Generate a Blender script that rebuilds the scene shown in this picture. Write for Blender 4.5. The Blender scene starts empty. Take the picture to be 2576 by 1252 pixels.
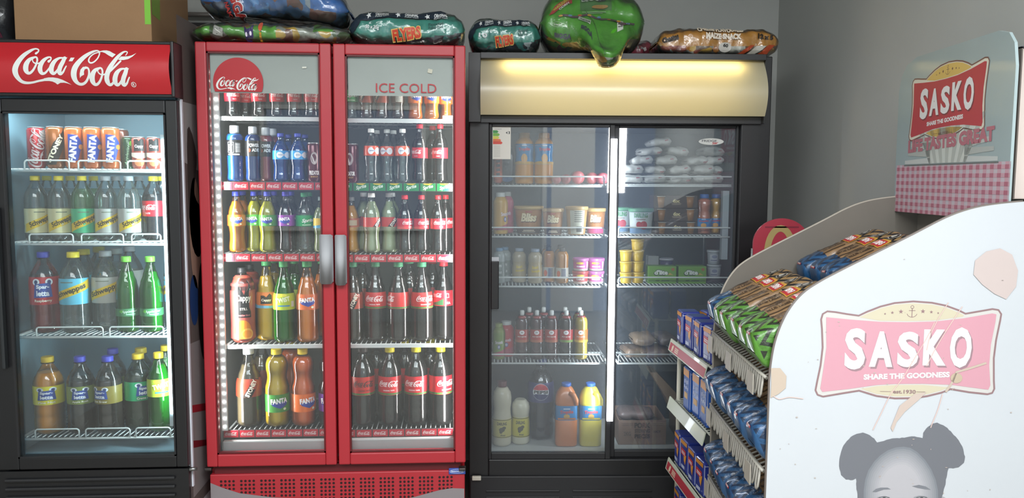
import bpy, bmesh, math, random
from mathutils import Vector, Matrix
random.seed(7)
D = bpy.data
SC = bpy.context.scene
COL = SC.collection
PI = math.pi

# ------------------------------------------------------------ camera
FPX = 2000.0
EYE = Vector((0, 0, 1.5))
YAW, PITCH, ROLL = math.radians(3.7), math.radians(5.03), 0.0047
_F = Vector((math.sin(YAW) * math.cos(PITCH), math.cos(YAW) * math.cos(PITCH), -math.sin(PITCH)))
_R0 = Vector((math.cos(YAW), -math.sin(YAW), 0))
_U0 = _R0.cross(_F)
_R = _R0 * math.cos(ROLL) + _U0 * math.sin(ROLL)
_U = _U0 * math.cos(ROLL) - _R0 * math.sin(ROLL)
cd = D.cameras.new('camera'); cam = D.objects.new('camera', cd); COL.objects.link(cam)
cd.sensor_width = 36; cd.lens = 36 * FPX / 2576; cd.clip_start = .05
m = Matrix((_R, _U, -_F)).transposed().to_4x4(); m.translation = EYE
cam.matrix_world = m
SC.camera = cam

# ------------------------------------------------------------ world, lights, exposure
w = D.worlds.new('world'); SC.world = w; w.use_nodes = True
w.node_tree.nodes['Background'].inputs[0].default_value = (.55, .70, 1, 1)
w.node_tree.nodes['Background'].inputs[1].default_value = .6
SC.view_settings.view_transform = 'Standard'; SC.view_settings.look = 'None'
SC.view_settings.gamma = 1; SC.view_settings.use_curve_mapping = False
SC.view_settings.exposure = 0.75
SC.cycles.max_bounces = 8; SC.cycles.transparent_max_bounces = 28
SC.cycles.diffuse_bounces = 3; SC.cycles.glossy_bounces = 4
SC.cycles.caustics_reflective = False; SC.cycles.caustics_refractive = False
SC.cycles.sample_clamp_indirect = 4

def area(name, loc, direction, sx, sy, power, color=(1, 1, 1), spread=PI):
    l = D.lights.new(name, 'AREA'); l.shape = 'RECTANGLE'; l.size = sx; l.size_y = sy
    l.energy = power; l.color = color; l.spread = spread
    o = D.objects.new(name, l); COL.objects.link(o); o.location = loc
    o.rotation_euler = Vector(direction).to_track_quat('-Z', 'Y').to_euler()
    return o
# unseen area lamps added overhead as fill; daylight through the doorway behind the photographer
area('ceiling_fill', (-.55, -.1, 2.95), (0, 0, -1), 2.6, 1.9, 100, (.95, .98, 1))
area('ceiling_fill', (1.05, -.3, 2.95), (0, 0, -1), .5, 1.6, 50, (.93, .97, 1))  # second added fill, brightens the right wall and bread rack
area('doorway_sun', (1.22, -1.85, 1.72), Vector((1.15, 2.05, .95)) - Vector((1.22, -1.85, 1.72)), .20, .75, .85, (1, .98, .95), math.radians(50))

# ------------------------------------------------------------ helpers
def lin(c):
    if isinstance(c, str):
        c = [int(c[i:i + 2], 16) / 255 for i in (0, 2, 4)]
    return tuple((x / 12.92 if x <= .04045 else ((x + .055) / 1.055) ** 2.4) for x in c[:3])

class Frame:
    def __init__(s, x, y, rot=0, z=0):
        s.o = Vector((x, y, z)); s.rot = rot
        s.m = Matrix.Translation(s.o) @ Matrix.Rotation(rot, 4, 'Z'); s.i = s.m.inverted()
    def w(s, x, y, z=0): return s.m @ Vector((x, y, z))
    def ray(s, px, py):
        d = _F + _R * ((px - 1288) / FPX) - _U * ((py - 626) / FPX)
        return s.i @ EYE, s.i.to_3x3() @ d
    def hy(s, px, py, y):
        o, d = s.ray(px, py); t = (y - o.y) / d.y; p = o + d * t; return p
    def hx(s, px, py, x):
        o, d = s.ray(px, py); t = (x - o.x) / d.x; return o + d * t
    def hz(s, px, py, z):
        o, d = s.ray(px, py); t = (z - o.z) / d.z; return o + d * t

_mats = {}
def nodes(name):
    m = D.materials.new(name); m.use_nodes = True
    nt = m.node_tree; return m, nt, nt.nodes, nt.links
def M(col, rough=.5, metal=0, coat=0, spec=.5, emit=0, bump=0, bs=60, var=0, vs=8, trans=0, name='paint', alpha=1):
    key = (col, rough, metal, coat, spec, emit, bump, bs, var, vs, trans, alpha)
    if key in _mats: return _mats[key]
    m, nt, N, L = nodes(name)
    b = N['Principled BSDF']; c = lin(col)
    b.inputs['Base Color'].default_value = (*c, 1); b.inputs['Roughness'].default_value = rough
    b.inputs['Metallic'].default_value = metal; b.inputs['Coat Weight'].default_value = coat
    b.inputs['Specular IOR Level'].default_value = spec
    b.inputs['Alpha'].default_value = alpha
    if trans: b.inputs['Transmission Weight'].default_value = trans
    if emit:
        b.inputs['Emission Color'].default_value = (*c, 1); b.inputs['Emission Strength'].default_value = emit
    if bump or var:
        tc = N.new('ShaderNodeTexCoord')
        if var:
            n = N.new('ShaderNodeTexNoise'); n.inputs['Scale'].default_value = vs; n.inputs['Detail'].default_value = 4
            L.new(tc.outputs['Object'], n.inputs['Vector'])
            r = N.new('ShaderNodeMapRange'); r.inputs[1].default_value = .3; r.inputs[2].default_value = .7
            r.inputs[3].default_value = 1 - var; r.inputs[4].default_value = 1 + var
            L.new(n.outputs['Fac'], r.inputs[0])
            mx = N.new('ShaderNodeVectorMath'); mx.operation = 'SCALE'; mx.inputs[0].default_value = c
            L.new(r.outputs[0], mx.inputs['Scale']); L.new(mx.outputs[0], b.inputs['Base Color'])
        if bump:
            n = N.new('ShaderNodeTexNoise'); n.inputs['Scale'].default_value = bs; n.inputs['Detail'].default_value = 5
            L.new(tc.outputs['Object'], n.inputs['Vector'])
            bp = N.new('ShaderNodeBump'); bp.inputs['Strength'].default_value = bump; bp.inputs['Distance'].default_value = .01
            L.new(n.outputs['Fac'], bp.inputs['Height']); L.new(bp.outputs[0], b.inputs['Normal'])
    _mats[key] = m; return m

def film(key, tint=(1, 1, 1), refl=1.0, milk=.03, rough=.02, milkcol='c8d0d4', bump=0, bs=25, base=.0):
    """clear glass or plastic seen as a thin sheet: lets light straight through, mirrors by angle, a little milkiness"""
    k = ('film', key)
    if k in _mats: return _mats[k]
    m, nt, N, L = nodes(key); N.remove(N['Principled BSDF'])
    out = N['Material Output']
    tr = N.new('ShaderNodeBsdfTransparent'); tr.inputs[0].default_value = (*tint, 1)
    gl = N.new('ShaderNodeBsdfGlossy'); gl.inputs['Roughness'].default_value = rough
    gl.inputs['Color'].default_value = (1, 1, 1, 1)
    fr = N.new('ShaderNodeFresnel'); fr.inputs['IOR'].default_value = 1.5
    mu = N.new('ShaderNodeMath'); mu.operation = 'MULTIPLY_ADD'; mu.inputs[1].default_value = refl; mu.inputs[2].default_value = base
    mu.use_clamp = True
    L.new(fr.outputs[0], mu.inputs[0])
    if bump:
        tc = N.new('ShaderNodeTexCoord'); n = N.new('ShaderNodeTexNoise'); n.inputs['Scale'].default_value = bs
        n.inputs['Detail'].default_value = 3
        L.new(tc.outputs['Object'], n.inputs['Vector'])
        bp = N.new('ShaderNodeBump'); bp.inputs['Strength'].default_value = bump; bp.inputs['Distance'].default_value = .02
        L.new(n.outputs['Fac'], bp.inputs['Height'])
        L.new(bp.outputs[0], gl.inputs['Normal']); L.new(bp.outputs[0], fr.inputs['Normal'])
    mx = N.new('ShaderNodeMixShader'); L.new(mu.outputs[0], mx.inputs[0]); L.new(tr.outputs[0], mx.inputs[1]); L.new(gl.outputs[0], mx.inputs[2])
    df = N.new('ShaderNodeBsdfDiffuse'); df.inputs[0].default_value = (*lin(milkcol), 1)
    m2 = N.new('ShaderNodeMixShader'); m2.inputs[0].default_value = milk
    L.new(mx.outputs[0], m2.inputs[1]); L.new(df.outputs[0], m2.inputs[2]); L.new(m2.outputs[0], out.inputs[0])
    _mats[k] = m; return m

def tag(o, label, cat, group=None, kind=None):
    o['label'] = label; o['category'] = cat
    if group: o['group'] = group
    if kind: o['kind'] = kind
    return o
def empty(name, frame, x, y, z, label, cat, group=None, rz=0):
    o = D.objects.new(name, None); COL.objects.link(o); o.empty_display_size = .05
    o.location = frame.w(x, y, z); o.rotation_euler = (0, 0, frame.rot + rz)
    return tag(o, label, cat, group)

class MB:
    """collects shapes into one mesh"""
    def __init__(s): s.v = []; s.f = []; s.mi = []; s.cur = 0; s.sm = []
    def add(s, vs, fs, smooth=False):
        o = len(s.v); s.v += [tuple(v) for v in vs]
        for f in fs: s.f.append([i + o for i in f]); s.mi.append(s.cur); s.sm.append(smooth)
        return s
    def box(s, x0, x1, y0, y1, z0, z1, bev=0, seg=2, mat=None):
        if x1 < x0: x0, x1 = x1, x0
        if y1 < y0: y0, y1 = y1, y0
        if z1 < z0: z0, z1 = z1, z0
        bm = bmesh.new(); bmesh.ops.create_cube(bm, size=1)
        for v in bm.verts:
            v.co = ((v.co.x + .5) * (x1 - x0) + x0, (v.co.y + .5) * (y1 - y0) + y0, (v.co.z + .5) * (z1 - z0) + z0)
        if bev: 
            bev = min(bev, (x1 - x0) * .45, (y1 - y0) * .45, (z1 - z0) * .45)
            bmesh.ops.bevel(bm, geom=bm.edges[:], offset=bev, segments=seg, affect='EDGES', profile=.5)
        return s.bm(bm, mat, smooth=False)
    def bm(s, bm, mat=None, smooth=False):
        bm.verts.index_update()
        vs = [(mat @ v.co) if mat else v.co.copy() for v in bm.verts]
        s.add(vs, [[v.index for v in f.verts] for f in bm.faces], smooth); bm.free(); return s
    def tube(s, pts, r, n=8, closed=False, caps=True):
        pts = [Vector(p) for p in pts]; k = len(pts); rings = []
        up = Vector((0, 0, 1))
        for i, p in enumerate(pts):
            a = pts[i - 1] if (i > 0 or closed) else p; b = pts[(i + 1) % k] if (i < k - 1 or closed) else p
            t = (b - a).normalized()
            if i == 0:
                nrm = t.cross(up)
                if nrm.length < .01: nrm = t.cross(Vector((1, 0, 0)))
                nrm.normalize()
            else:
                nrm = (nrm - t * nrm.dot(t)); nrm.normalize()
            bn = t.cross(nrm)
            rr = r[i] if isinstance(r, (list, tuple)) else r
            rings.append([p + (nrm * math.cos(2 * PI * j / n) + bn * math.sin(2 * PI * j / n)) * rr for j in range(n)])
        vs = [v for g in rings for v in g]; fs = []
        for i in range(k if closed else k - 1):
            for j in range(n):
                a = i * n + j; b = i * n + (j + 1) % n; c = ((i + 1) % k) * n + (j + 1) % n; d = ((i + 1) % k) * n + j
                fs.append((a, b, c, d))
        if caps and not closed:
            fs.append(list(range(n))[::-1]); fs.append([(k - 1) * n + j for j in range(n)])
        return s.add(vs, fs, True)
    def lathe(s, prof, n=24, cap0=True, cap1=True, c=(0, 0), sq=1.0):
        vs = []; fs = []
        for z, r in prof:
            for j in range(n):
                a = 2 * PI * j / n; vs.append((c[0] + r * math.cos(a), c[1] + r * math.sin(a) * sq, z))
        for i in range(len(prof) - 1):
            for j in range(n):
                a = i * n + j; b = i * n + (j + 1) % n; fs.append((a, b, b + n, a + n))
        s.add(vs, fs, True)
        o = len(s.v) - len(vs)
        if cap0: s.f.append([o + j for j in range(n)][::-1]); s.mi.append(s.cur); s.sm.append(False)
        if cap1:
            q = o + (len(prof) - 1) * n; s.f.append([q + j for j in range(n)]); s.mi.append(s.cur); s.sm.append(False)
        return s
    def prism(s, pts, y0, y1, flip=False):
        """outline in x,z pulled from y0 to y1"""
        n = len(pts); vs = [(x, y0, z) for x, z in pts] + [(x, y1, z) for x, z in pts]
        fs = [list(range(n)), list(range(2 * n - 1, n - 1, -1))] + [(i + n, (i + 1) % n + n, (i + 1) % n, i) for i in range(n)]
        return s.add(vs, fs)
    def build(s, name, mats, parent=None, loc=None, rot=None, bevel=0, label=None):
        me = D.meshes.new(name); me.from_pydata(s.v, [], s.f)
        if not isinstance(mats, (list, tuple)): mats = [mats]
        for m in mats: me.materials.append(m)
        me.polygons.foreach_set('material_index', s.mi); me.polygons.foreach_set('use_smooth', s.sm)
        me.update()
        bm = bmesh.new(); bm.from_mesh(me)
        bmesh.ops.recalc_face_normals(bm, faces=bm.faces[:]) if getattr(s, 'recalc', True) else None
        bm.to_mesh(me); bm.free()
        o = D.objects.new(name, me); COL.objects.link(o)
        if parent: o.parent = parent
        if loc is not None: o.location = loc
        if rot is not None: o.rotation_euler = rot
        if bevel:
            b = o.modifiers.new('bevel', 'BEVEL'); b.width = bevel; b.segments = 2; b.limit_method = 'ANGLE'
        if label: o['label'] = label
        return o

def struct(o):
    o['kind'] = 'structure'; return o

# ------------------------------------------------------------ flat art (text, logos, prints) as 2-D meshes
def tess(pts):
    bm = bmesh.new(); vs = [bm.verts.new((x, y, 0)) for x, y in pts]
    bm.faces.new(vs); bmesh.ops.triangulate(bm, faces=bm.faces[:]); return bm
def bm2(bm):
    bm.verts.index_update(); r = ([(v.co.x, v.co.y) for v in bm.verts], [[v.index for v in f.verts] for f in bm.faces]); bm.free(); return r
_txt = {}
def text2(body, bold=0.0, shear=0.0):
    k = (body, bold, shear)
    if k not in _txt:
        c = D.curves.new('t', 'FONT'); c.body = body; c.size = 1; c.offset = bold; c.shear = shear; c.resolution_u = 3
        c.fill_mode = 'FRONT'
        o = D.objects.new('t', c); COL.objects.link(o)
        bpy.context.view_layer.update()
        me = D.meshes.new_from_object(o)
        vs = [(v.co.x, v.co.y) for v in me.vertices]; fs = [list(p.vertices) for p in me.polygons]
        D.objects.remove(o); D.curves.remove(c); D.meshes.remove(me)
        x0 = min(v[0] for v in vs); x1 = max(v[0] for v in vs); y0 = min(v[1] for v in vs); y1 = max(v[1] for v in vs)
        _txt[k] = ([((x - (x0 + x1) / 2) / (x1 - x0), (y - (y0 + y1) / 2) / (y1 - y0)) for x, y in vs], fs)
    return _txt[k]
def crom(pts, n=5, closed=False):
    out = []; k = len(pts)
    for i in range(k if closed else k - 1):
        g = lambda j: pts[j % k] if closed else pts[max(0, min(k - 1, j))]
        p0, p1, p2, p3 = g(i - 1), g(i), g(i + 1), g(i + 2)
        for q in range(n):
            t = q / n
            out.append(tuple(.5 * ((2 * b) + (-a + c) * t + (2 * a - 5 * b + 4 * c - d) * t * t + (-a + 3 * b - 3 * c + d) * t ** 3) for a, b, c, d in zip(p0, p1, p2, p3)))
    if not closed: out.append(tuple(pts[-1]))
    return out
def ribbon(pts, n=5):
    c = crom(pts, n); vs = []; fs = []
    for i, (x, y, w) in enumerate(c):
        a = c[max(0, i - 1)]; b = c[min(len(c) - 1, i + 1)]
        dx, dy = b[0] - a[0], b[1] - a[1]; l = math.hypot(dx, dy) or 1
        nx, ny = -dy / l, dx / l; w = max(w, 4)
        vs += [(x + nx * w / 2, y + ny * w / 2), (x - nx * w / 2, y - ny * w / 2)]
        if i: k = 2 * i; fs.append((k - 2, k - 1, k + 1, k))
    for e in (0, len(c) - 1):                                # round ends
        x, y, w = c[e]; w = max(w, 4); o = len(vs)
        vs += [(x + w / 2 * math.cos(2 * PI * j / 10), y + w / 2 * math.sin(2 * PI * j / 10)) for j in range(10)]; fs.append(list(range(o, o + 10)))
    return vs, fs
_o = [(520,245,40),(430,290,70),(370,380,95),(350,480,100),(372,545,78),(425,555,50),(490,500,42),(545,410,38),(572,320,36),(560,258,36),(520,240,32),(488,275,22),(485,320,22),(520,360,26),(580,372,26),(640,345,24)]
_a = [(1060,250,30),(980,262,48),(900,330,78),(850,430,92),(838,510,92),(862,558,68),(915,540,45),(980,460,34),(1050,345,28),(1075,290,20)]
_a2 = [(1090,255,70),(1065,330,80),(1010,440,84),(985,530,84),(1005,565,60),(1060,530,38),(1100,465,30),(1130,415,24)]
def _sh(l, dx, dy): return [(x + dx, y + dy, w) for x, y, w in l]
LOGO_S = [
 [(535,165,50),(572,125,30),(560,85,28),(500,72,34),(420,112,62),(310,205,85),(215,335,98),(158,450,106),(142,540,108),(162,630,96),(222,712,72),(310,742,52),(430,735,40),(560,705,38),(700,678,46)],
 _o, [(795,325,54),(832,285,28),(822,245,30),(765,250,46),(692,310,75),(640,400,88),(622,480,92),(642,550,78),(695,560,46),(750,520,36),(815,440,26)], _a, _a2,
 [(1745,112,26),(1690,92,32),(1600,125,56),(1480,215,82),(1370,335,96),(1290,460,106),(1257,590,110),(1272,690,92),(1325,748,64),(1400,752,50),(1480,700,44),(1545,600,42),(1563,510,38),(1545,450,36),(1500,432,34)],
 [(1745,112,28),(1753,170,26),(1728,250,28),(1665,322,30),(1600,345,32),(1560,305,30),(1578,230,28),(1645,160,26),(1740,122,24)],
 _sh(_o, 1250, 200), _sh(_a, 1200, 200), _sh(_a2, 1200, 200),
 [(2265,178,18),(2288,130,22),(2270,102,22),(2210,115,42),(2130,195,64),(2040,325,78),(1950,470,88),(1895,600,92),(1887,695,94),(1915,755,68),(1970,745,44),(2040,665,28)],
 [(1945,530,30),(2020,460,36),(2100,380,38),(2175,300,36)]]
LOGO_P = [
 [(670,655),(760,637),(850,635),(940,648),(1030,680),(1110,725),(1175,770),(1110,745),(1040,732),(970,735),(905,768),(870,735),(820,712),(760,703),(680,705)],
 [(1210,243),(1285,243),(1245,318),(1175,318)], [(1045,240),(1145,240),(1105,320),(1040,300)], [(2245,440),(2340,440),(2300,520),(2240,500)],
 [(1530,422),(1450,425),(1400,480),(1375,560),(1368,640),(1400,605),(1460,575),(1462,520),(1485,470),(1530,460)],
 [(1755,100),(1810,85),(1880,82),(1945,98),(2000,130),(2070,165),(2010,228),(1930,185),(1860,140),(1800,118),(1755,122)],
 [(2125,268),(2175,205),(2240,205),(2310,200),(2380,180),(2465,130),(2400,205),(2320,258),(2230,278),(2150,278)]]
_lg = {}
def logo2(n=5, mark=False):
    """the script wordmark; unit width, centred"""
    if (n, mark) in _lg: return _lg[(n, mark)]
    vs = []; fs = []
    def ad(v, f):
        o = len(vs); vs.extend(v); fs.extend([[i + o for i in q] for q in f])
    for s in LOGO_S: ad(*ribbon(s, n))
    for p in LOGO_P: ad(*bm2(tess(p)))
    if mark:
        ring = [(2388 + 44 * math.cos(t * PI / 12), 752 + 44 * math.sin(t * PI / 12), 11) for t in range(25)]; ad(*ribbon(ring, 1))
        v, f = text2('R', .02); ad([(2388 + x * 40, 752 - y * 52) for x, y in v], f)
    vs = [((x - 1280) / 2380, -(y - 425) / 2380) for x, y in vs]
    _lg[(n, mark)] = (vs, fs); return _lg[(n, mark)]
def xf(v2, sx, sy, cx, cy, rot=0):
    c, s = math.cos(rot), math.sin(rot)
    return [(cx + x * sx * c - y * sy * s, cy + x * sx * s + y * sy * c) for x, y in v2]
# art items -> (verts2d, faces, colour, layer)
def T(body, cx, cy, w, h, col, rot=0, layer=2, bold=.02, shear=0):
    v, f = text2(body, bold, shear); return (xf(v, w, h, cx, cy, math.radians(rot)), f, col, layer)
def LG(cx, cy, w, col='ffffff', rot=0, layer=2, n=3, mark=False, hs=1):
    v, f = logo2(n, mark); return (xf(v, w, w * hs, cx, cy, math.radians(rot)), f, col, layer)
def PO(pts, col, layer=1):
    v, f = bm2(tess(pts)); return (v, f, col, layer)
def RE(cx, cy, w, h, col, rot=0, layer=1):
    return (xf([(-.5, -.5), (.5, -.5), (.5, .5), (-.5, .5)], w, h, cx, cy, math.radians(rot)), [[0, 1, 2, 3]], col, layer)
def EL(cx, cy, rx, ry, col, layer=1, n=28):
    return ([(cx + rx * math.cos(2 * PI * i / n), cy + ry * math.sin(2 * PI * i / n)) for i in range(n)], [list(range(n))], col, layer)
def LN(pts, w, col, layer=1, closed=False):
    p = [(x, y, w) for x, y in pts] + ([(pts[0][0], pts[0][1], w)] if closed else [])
    out = []; vs = []; fs = []
    for i, (x, y, w_) in enumerate(p):
        a = p[max(0, i - 1)]; b = p[min(len(p) - 1, i + 1)]
        if closed and i == 0: a = p[-2]
        if closed and i == len(p) - 1: b = p[1]
        dx, dy = b[0] - a[0], b[1] - a[1]; l = math.hypot(dx, dy) or 1
        vs += [(x - dy / l * w / 2, y + dx / l * w / 2), (x + dy / l * w / 2, y - dx / l * w / 2)]
        if i: k = 2 * i; fs.append((k - 2, k - 1, k + 1, k))
    return (vs, fs, col, layer)
def art(name, items, fmap, parent, step=0, mat=None, label=None, loc=None, stepv=0):
    """all printed shapes of one surface as one mesh; fmap(u, v, layer) puts them on it"""
    me_v = []; me_f = []; mi = []; cols = []
    for v2, f2, col, layer in items:
        if col not in cols: cols.append(col)
        if step or stepv:
            bm = bmesh.new(); bv = [bm.verts.new((x, y, 0)) for x, y in v2]
            for f in f2:
                try: bm.faces.new([bv[i] for i in f])
                except ValueError: pass
            for ax, st in ((0, step), (1, stepv)):
                if not st: continue
                lo = min(v[ax] for v in v2); hi = max(v[ax] for v in v2)
                q = math.ceil(lo / st) * st
                while q < hi:
                    co = [0, 0, 0]; co[ax] = q; no = [0, 0, 0]; no[ax] = 1
                    bmesh.ops.bisect_plane(bm, geom=bm.verts[:] + bm.edges[:] + bm.faces[:], plane_co=co, plane_no=no); q += st
            v2, f2 = bm2(bm)
        o = len(me_v); me_v += [tuple(fmap(x, y, layer)) for x, y in v2]
        for f in f2: me_f.append([i + o for i in f]); mi.append(cols.index(col))
    me = D.meshes.new(name); me.from_pydata(me_v, [], me_f)
    for c in cols: me.materials.append(mat(c) if mat else M(c, .45, name='print'))
    me.polygons.foreach_set('material_index', mi); me.update()
    o = D.objects.new(name, me); COL.objects.link(o); o.parent = parent
    if loc is not None: o.location = loc
    if label: o['label'] = label
    return o
def flat_y(x0, z0, y, dy=-.0006, sx=1):
    """prints on a face looking at -y"""
    return lambda u, v, l: (x0 + u * sx, y + dy * l, z0 + v)
# ------------------------------------------------------------ the room
WY, WX = 4.15, 1.66
WALLM = M('b4b6b2', .75, bump=.05, bs=40, var=.05, vs=1.5, name='wall_paint')
def slab(name, x0, x1, y0, y1, z0, z1, mat):
    o = MB().box(x0, x1, y0, y1, z0, z1).build(name, mat); return struct(o)
slab('floor', -2.5, 1.76, -2.1, 4.25, -.1, 0, M('8a857c', .45, var=.12, vs=3, bump=.02, name='floor_tile'))
slab('ceiling', -2.5, 1.76, -2.1, 4.25, 3.0, 3.1, M('d8d8d4', .8, bump=.03, name='ceiling_paint'))
slab('wall_right', WX, WX + .1, -2.0, 4.25, 0, 3.0, WALLM)
slab('wall_left', -2.5, -2.4, -2.0, 4.25, 0, 3.0, WALLM)
# back wall with a small window whose sill line shows between the two coolers
wz0, wz1 = 1.75, 2.1
p = Frame(0, 0).hy(476, 106, WY); q = Frame(0, 0).hy(512, 88, WY)
wz0, wz1, wx0, wx1 = p.z, q.z + .02, p.x - .35, q.x
bw = MB(); bw.box(-2.4, wx0, WY, WY + .1, 0, 3); bw.box(wx1, WX, WY, WY + .1, 0, 3)
bw.box(wx0, wx1, WY, WY + .1, 0, wz0); bw.box(wx0, wx1, WY, WY + .1, wz1, 3)
struct(bw.build('wall_back', WALLM))
win = struct(MB().box(wx0, wx1, WY + .06, WY + .07, wz0, wz1).build('window_1', M('e8f2ff', .2, emit=1.6, name='daylit_pane')))
MB().box(wx0 - .02, wx1 + .1, WY - .03, WY - .002, wz1, wz1 + .035).build('window_frame', M('3a3a3c', .4), win)
MB().tube([(wx0, WY - .05, wz1 + .07), (wx1 + .25, WY - .05, wz1 + .07)], .012).build('curtain_rail', M('77716c', .4), win)
# wall behind the photographer with the doorway and shop window the daylight comes through
fw = MB(); Wm = WALLM
fw.box(-2.4, -2.0, -2.1, -2, 0, 3); fw.box(-2.0, -.4, -2.1, -2, 0, 1.0); fw.box(-2.0, -.4, -2.1, -2, 2.2, 3)
fw.box(-.4, .45, -2.1, -2, 0, 3); fw.box(.45, 1.66, -2.1, -2, 2.25, 3)
struct(fw.build('wall_front', WALLM))
dr = MB(); dr.box(.40, .45, -2.02, -1.96, 0, 2.25); dr.box(.40, 1.66, -2.02, -1.96, 2.25, 2.31)
door_ = struct(dr.build('door_1', M('e6e6e2', .4)))
MB().box(.50, .98, -1.95, -1.91, .02, 2.12, bev=.004).build('door_leaf', M('e8e6e0', .4), door_)
wf = MB(); wf.box(-2.04, -2.0, -2.02, -1.96, .96, 2.24); wf.box(-.4, -.36, -2.02, -1.96, .96, 2.24)
wf.box(-2.0, -.4, -2.02, -1.96, .96, 1.0); wf.box(-2.0, -.4, -2.02, -1.96, 2.2, 2.24); wf.box(-1.22, -1.18, -2.02, -1.96, 1.0, 2.2)
struct(wf.build('window_2', M('e6e6e2', .4)))

BLK = M('1a1a1c', .38, coat=.15, name='black_plastic')
BLK2 = M('232325', .55, name='black_matt')
RED = M('b02a34', .36, coat=.3, name='red_paint')
WIRE = M('dfe4e2', .35, coat=.3, name='white_wire')
PANE = film('glass_pane', (.97, .99, .99), refl=1.2, milk=.022, rough=.01)  # slight milk paints hazy light into the glass
PANEB = film('glass_pane_hazed', (.93, .95, .96), refl=1.5, milk=.085, rough=.02, milkcol='a8b4c0')  # stronger milk: a veil of light haze put into the pane's colour

def inner_box(x0, x1, y0, y1, z0, z1, t=.02):
    """hollow liner open towards -y"""
    m = MB(); m.box(x0 - t, x0, y0, y1, z0 - t, z1 + t); m.box(x1, x1 + t, y0, y1, z0 - t, z1 + t)
    m.box(x0, x1, y1 - t, y1, z0, z1); m.box(x0, x1, y0, y1, z0 - t, z0); m.box(x0, x1, y0, y1, z1, z1 + t); return m
def wire_shelf(x0, x1, y0, y1, z, pitch=.022, r=.0022, rail=.005, slant=0):
    m = MB(); n = int((x1 - x0) / pitch)
    for i in range(n + 1):
        x = x0 + (x1 - x0) * i / n
        m.tube([(x, y0, z - r), (x, y1, z - r)], r, 5)
    for y in (y0, (y0 + y1) / 2, y1): m.tube([(x0, y, z - 2 * r - rail), (x1, y, z - 2 * r - rail)], rail, 8)
    m.tube([(x0, y0, z - rail), (x0, y1, z - rail)], rail, 6); m.tube([(x1, y0, z - rail), (x1, y1, z - rail)], rail, 6)
    return m
def guard(x0, x1, y, z, h=.03, r=.0032):
    c = .008
    return MB().tube([(x0, y, z - .006), (x0, y, z + h - c), (x0 + .003, y, z + h - .003), (x0 + c, y, z + h), (x1 - c, y, z + h), (x1 - .003, y, z + h - .003), (x1, y, z + h - c), (x1, y, z - .006)], r, 7)

# ============================================================ LEFT COOLER (black door, red header)
FL = Frame(-1.62, 3.05)
L_ = lambda px, py, y=0: FL.hy(px, py, y)
lx1 = L_(457, 640).x; lg0 = L_(26, 700).x; lg1 = L_(430, 700).x
lx0 = lg0 - .105
lzt = L_(300, 250).z; lzb = L_(300, 1176).z; lgt = L_(200, 283).z; lgb = L_(250, 1148).z
cooler_left = empty('drink_cooler', FL, 0, 0, 0, 'black single-door drinks cooler with a lit red script header', 'fridge')
LD = .70
lcx = (lx0 + lx1) / 2
body = MB()
t = .035
ltop = L_(300, 104, 0).z
body.box(lx0, lx0 + t, .03, LD, .06, ltop - .01); body.box(lx1 - .008, lx1, .03, LD, .06, ltop - .01)
body.box(lx0 + t, lx1 - .008, LD - t, LD, .06, ltop - .01); body.box(lx0 + t, lx1 - .008, .03, LD - t, ltop - t, ltop - .01)
body.box(lx0 + t, lx1 - .008, .03, LD - t, .06, lzb - .02)
body.box(lx0 + t, lx1 - t, .0, .06, lzt + .012, lzt + .035)
body.build('cabinet', M('d6d9dc', .4, coat=.2), cooler_left)
LIN = M('86a4b2', .5, name='cooler_liner')
ly0, ly1 = .05, .60
lix0, lix1 = lx0 + t + .012, lx1 - .022
inner_box(lix0, lix1, ly0, ly1, lgb - .02, lgt + .05, .012).build('liner', LIN, cooler_left)
d = MB()
d.box(lx0, lg0, -.005, .045, lzb, lzt); d.box(lg1, lx1, -.005, .045, lzb, lzt)
d.box(lg0, lg1, -.005, .045, lzb, lgb); d.box(lg0, lg1, -.005, .045, lgt, lzt)
dl = d.build('door', BLK, cooler_left, bevel=.004)
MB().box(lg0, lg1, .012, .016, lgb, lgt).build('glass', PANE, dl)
g = MB(); g.box(lg0 - .001, lg0 + .006, -.008, .0, lgb, lgt); g.box(lg1 - .006, lg1, -.008, 0, lgb, lgt); g.box(lg0, lg1, -.008, 0, lgb, lgb + .006); g.box(lg0, lg1, -.008, 0, lgt - .006, lgt)
g.build('glass_seal', BLK2, dl)
MB().box(lg0 - .03, lg0 - .018, -.03, -.006, (lgt + lgb) / 2 - .3, (lgt + lgb) / 2 + .3).build('handle', M('2c2f31', .3), dl, bevel=.003)
# header: shallow curved lit sign
hz0 = L_(200, 233, -.05).z; hz1 = L_(200, 107, -.05).z; hx1 = L_(427, 170, -.05).x
sg = MB(); n = 12; bul = .03
vs = []; 
for i in range(n + 1):
    z = hz0 + (hz1 - hz0) * i / n; yy = -.03 - bul * math.sin(PI * i / n)
    vs += [(lx0 + .02, yy, z), (hx1, yy, z)]
sg.add(vs, [(2 * i, 2 * i + 1, 2 * i + 3, 2 * i + 2) for i in range(n)], True); sg.recalc = False
sgn = sg.build('header_sign', M('b81c26', .35, coat=.4, emit=.05, name='lit_red_sign'), cooler_left)
hd = MB(); hd.box(lx0, lx1, -.03 - .0, .05, hz0 - .012, hz0); hd.box(lx0, lx1, -.03, .05, hz1, hz1 + .012)
hd.box(hx1, L_(448, 170).x, -.045, .05, hz0 - .012, hz1 + .012); hd.box(lx0, lx0 + .02, -.045, .05, hz0 - .012, hz1 + .012); hd.box(lx0 + .02, hx1, -.02, .03, hz0, hz1)
hd.build('header_frame', BLK, cooler_left, bevel=.004)
lw = L_(341, 170, -.06).x - L_(30, 170, -.06).x
lc = L_(187, 168, -.06)
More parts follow.
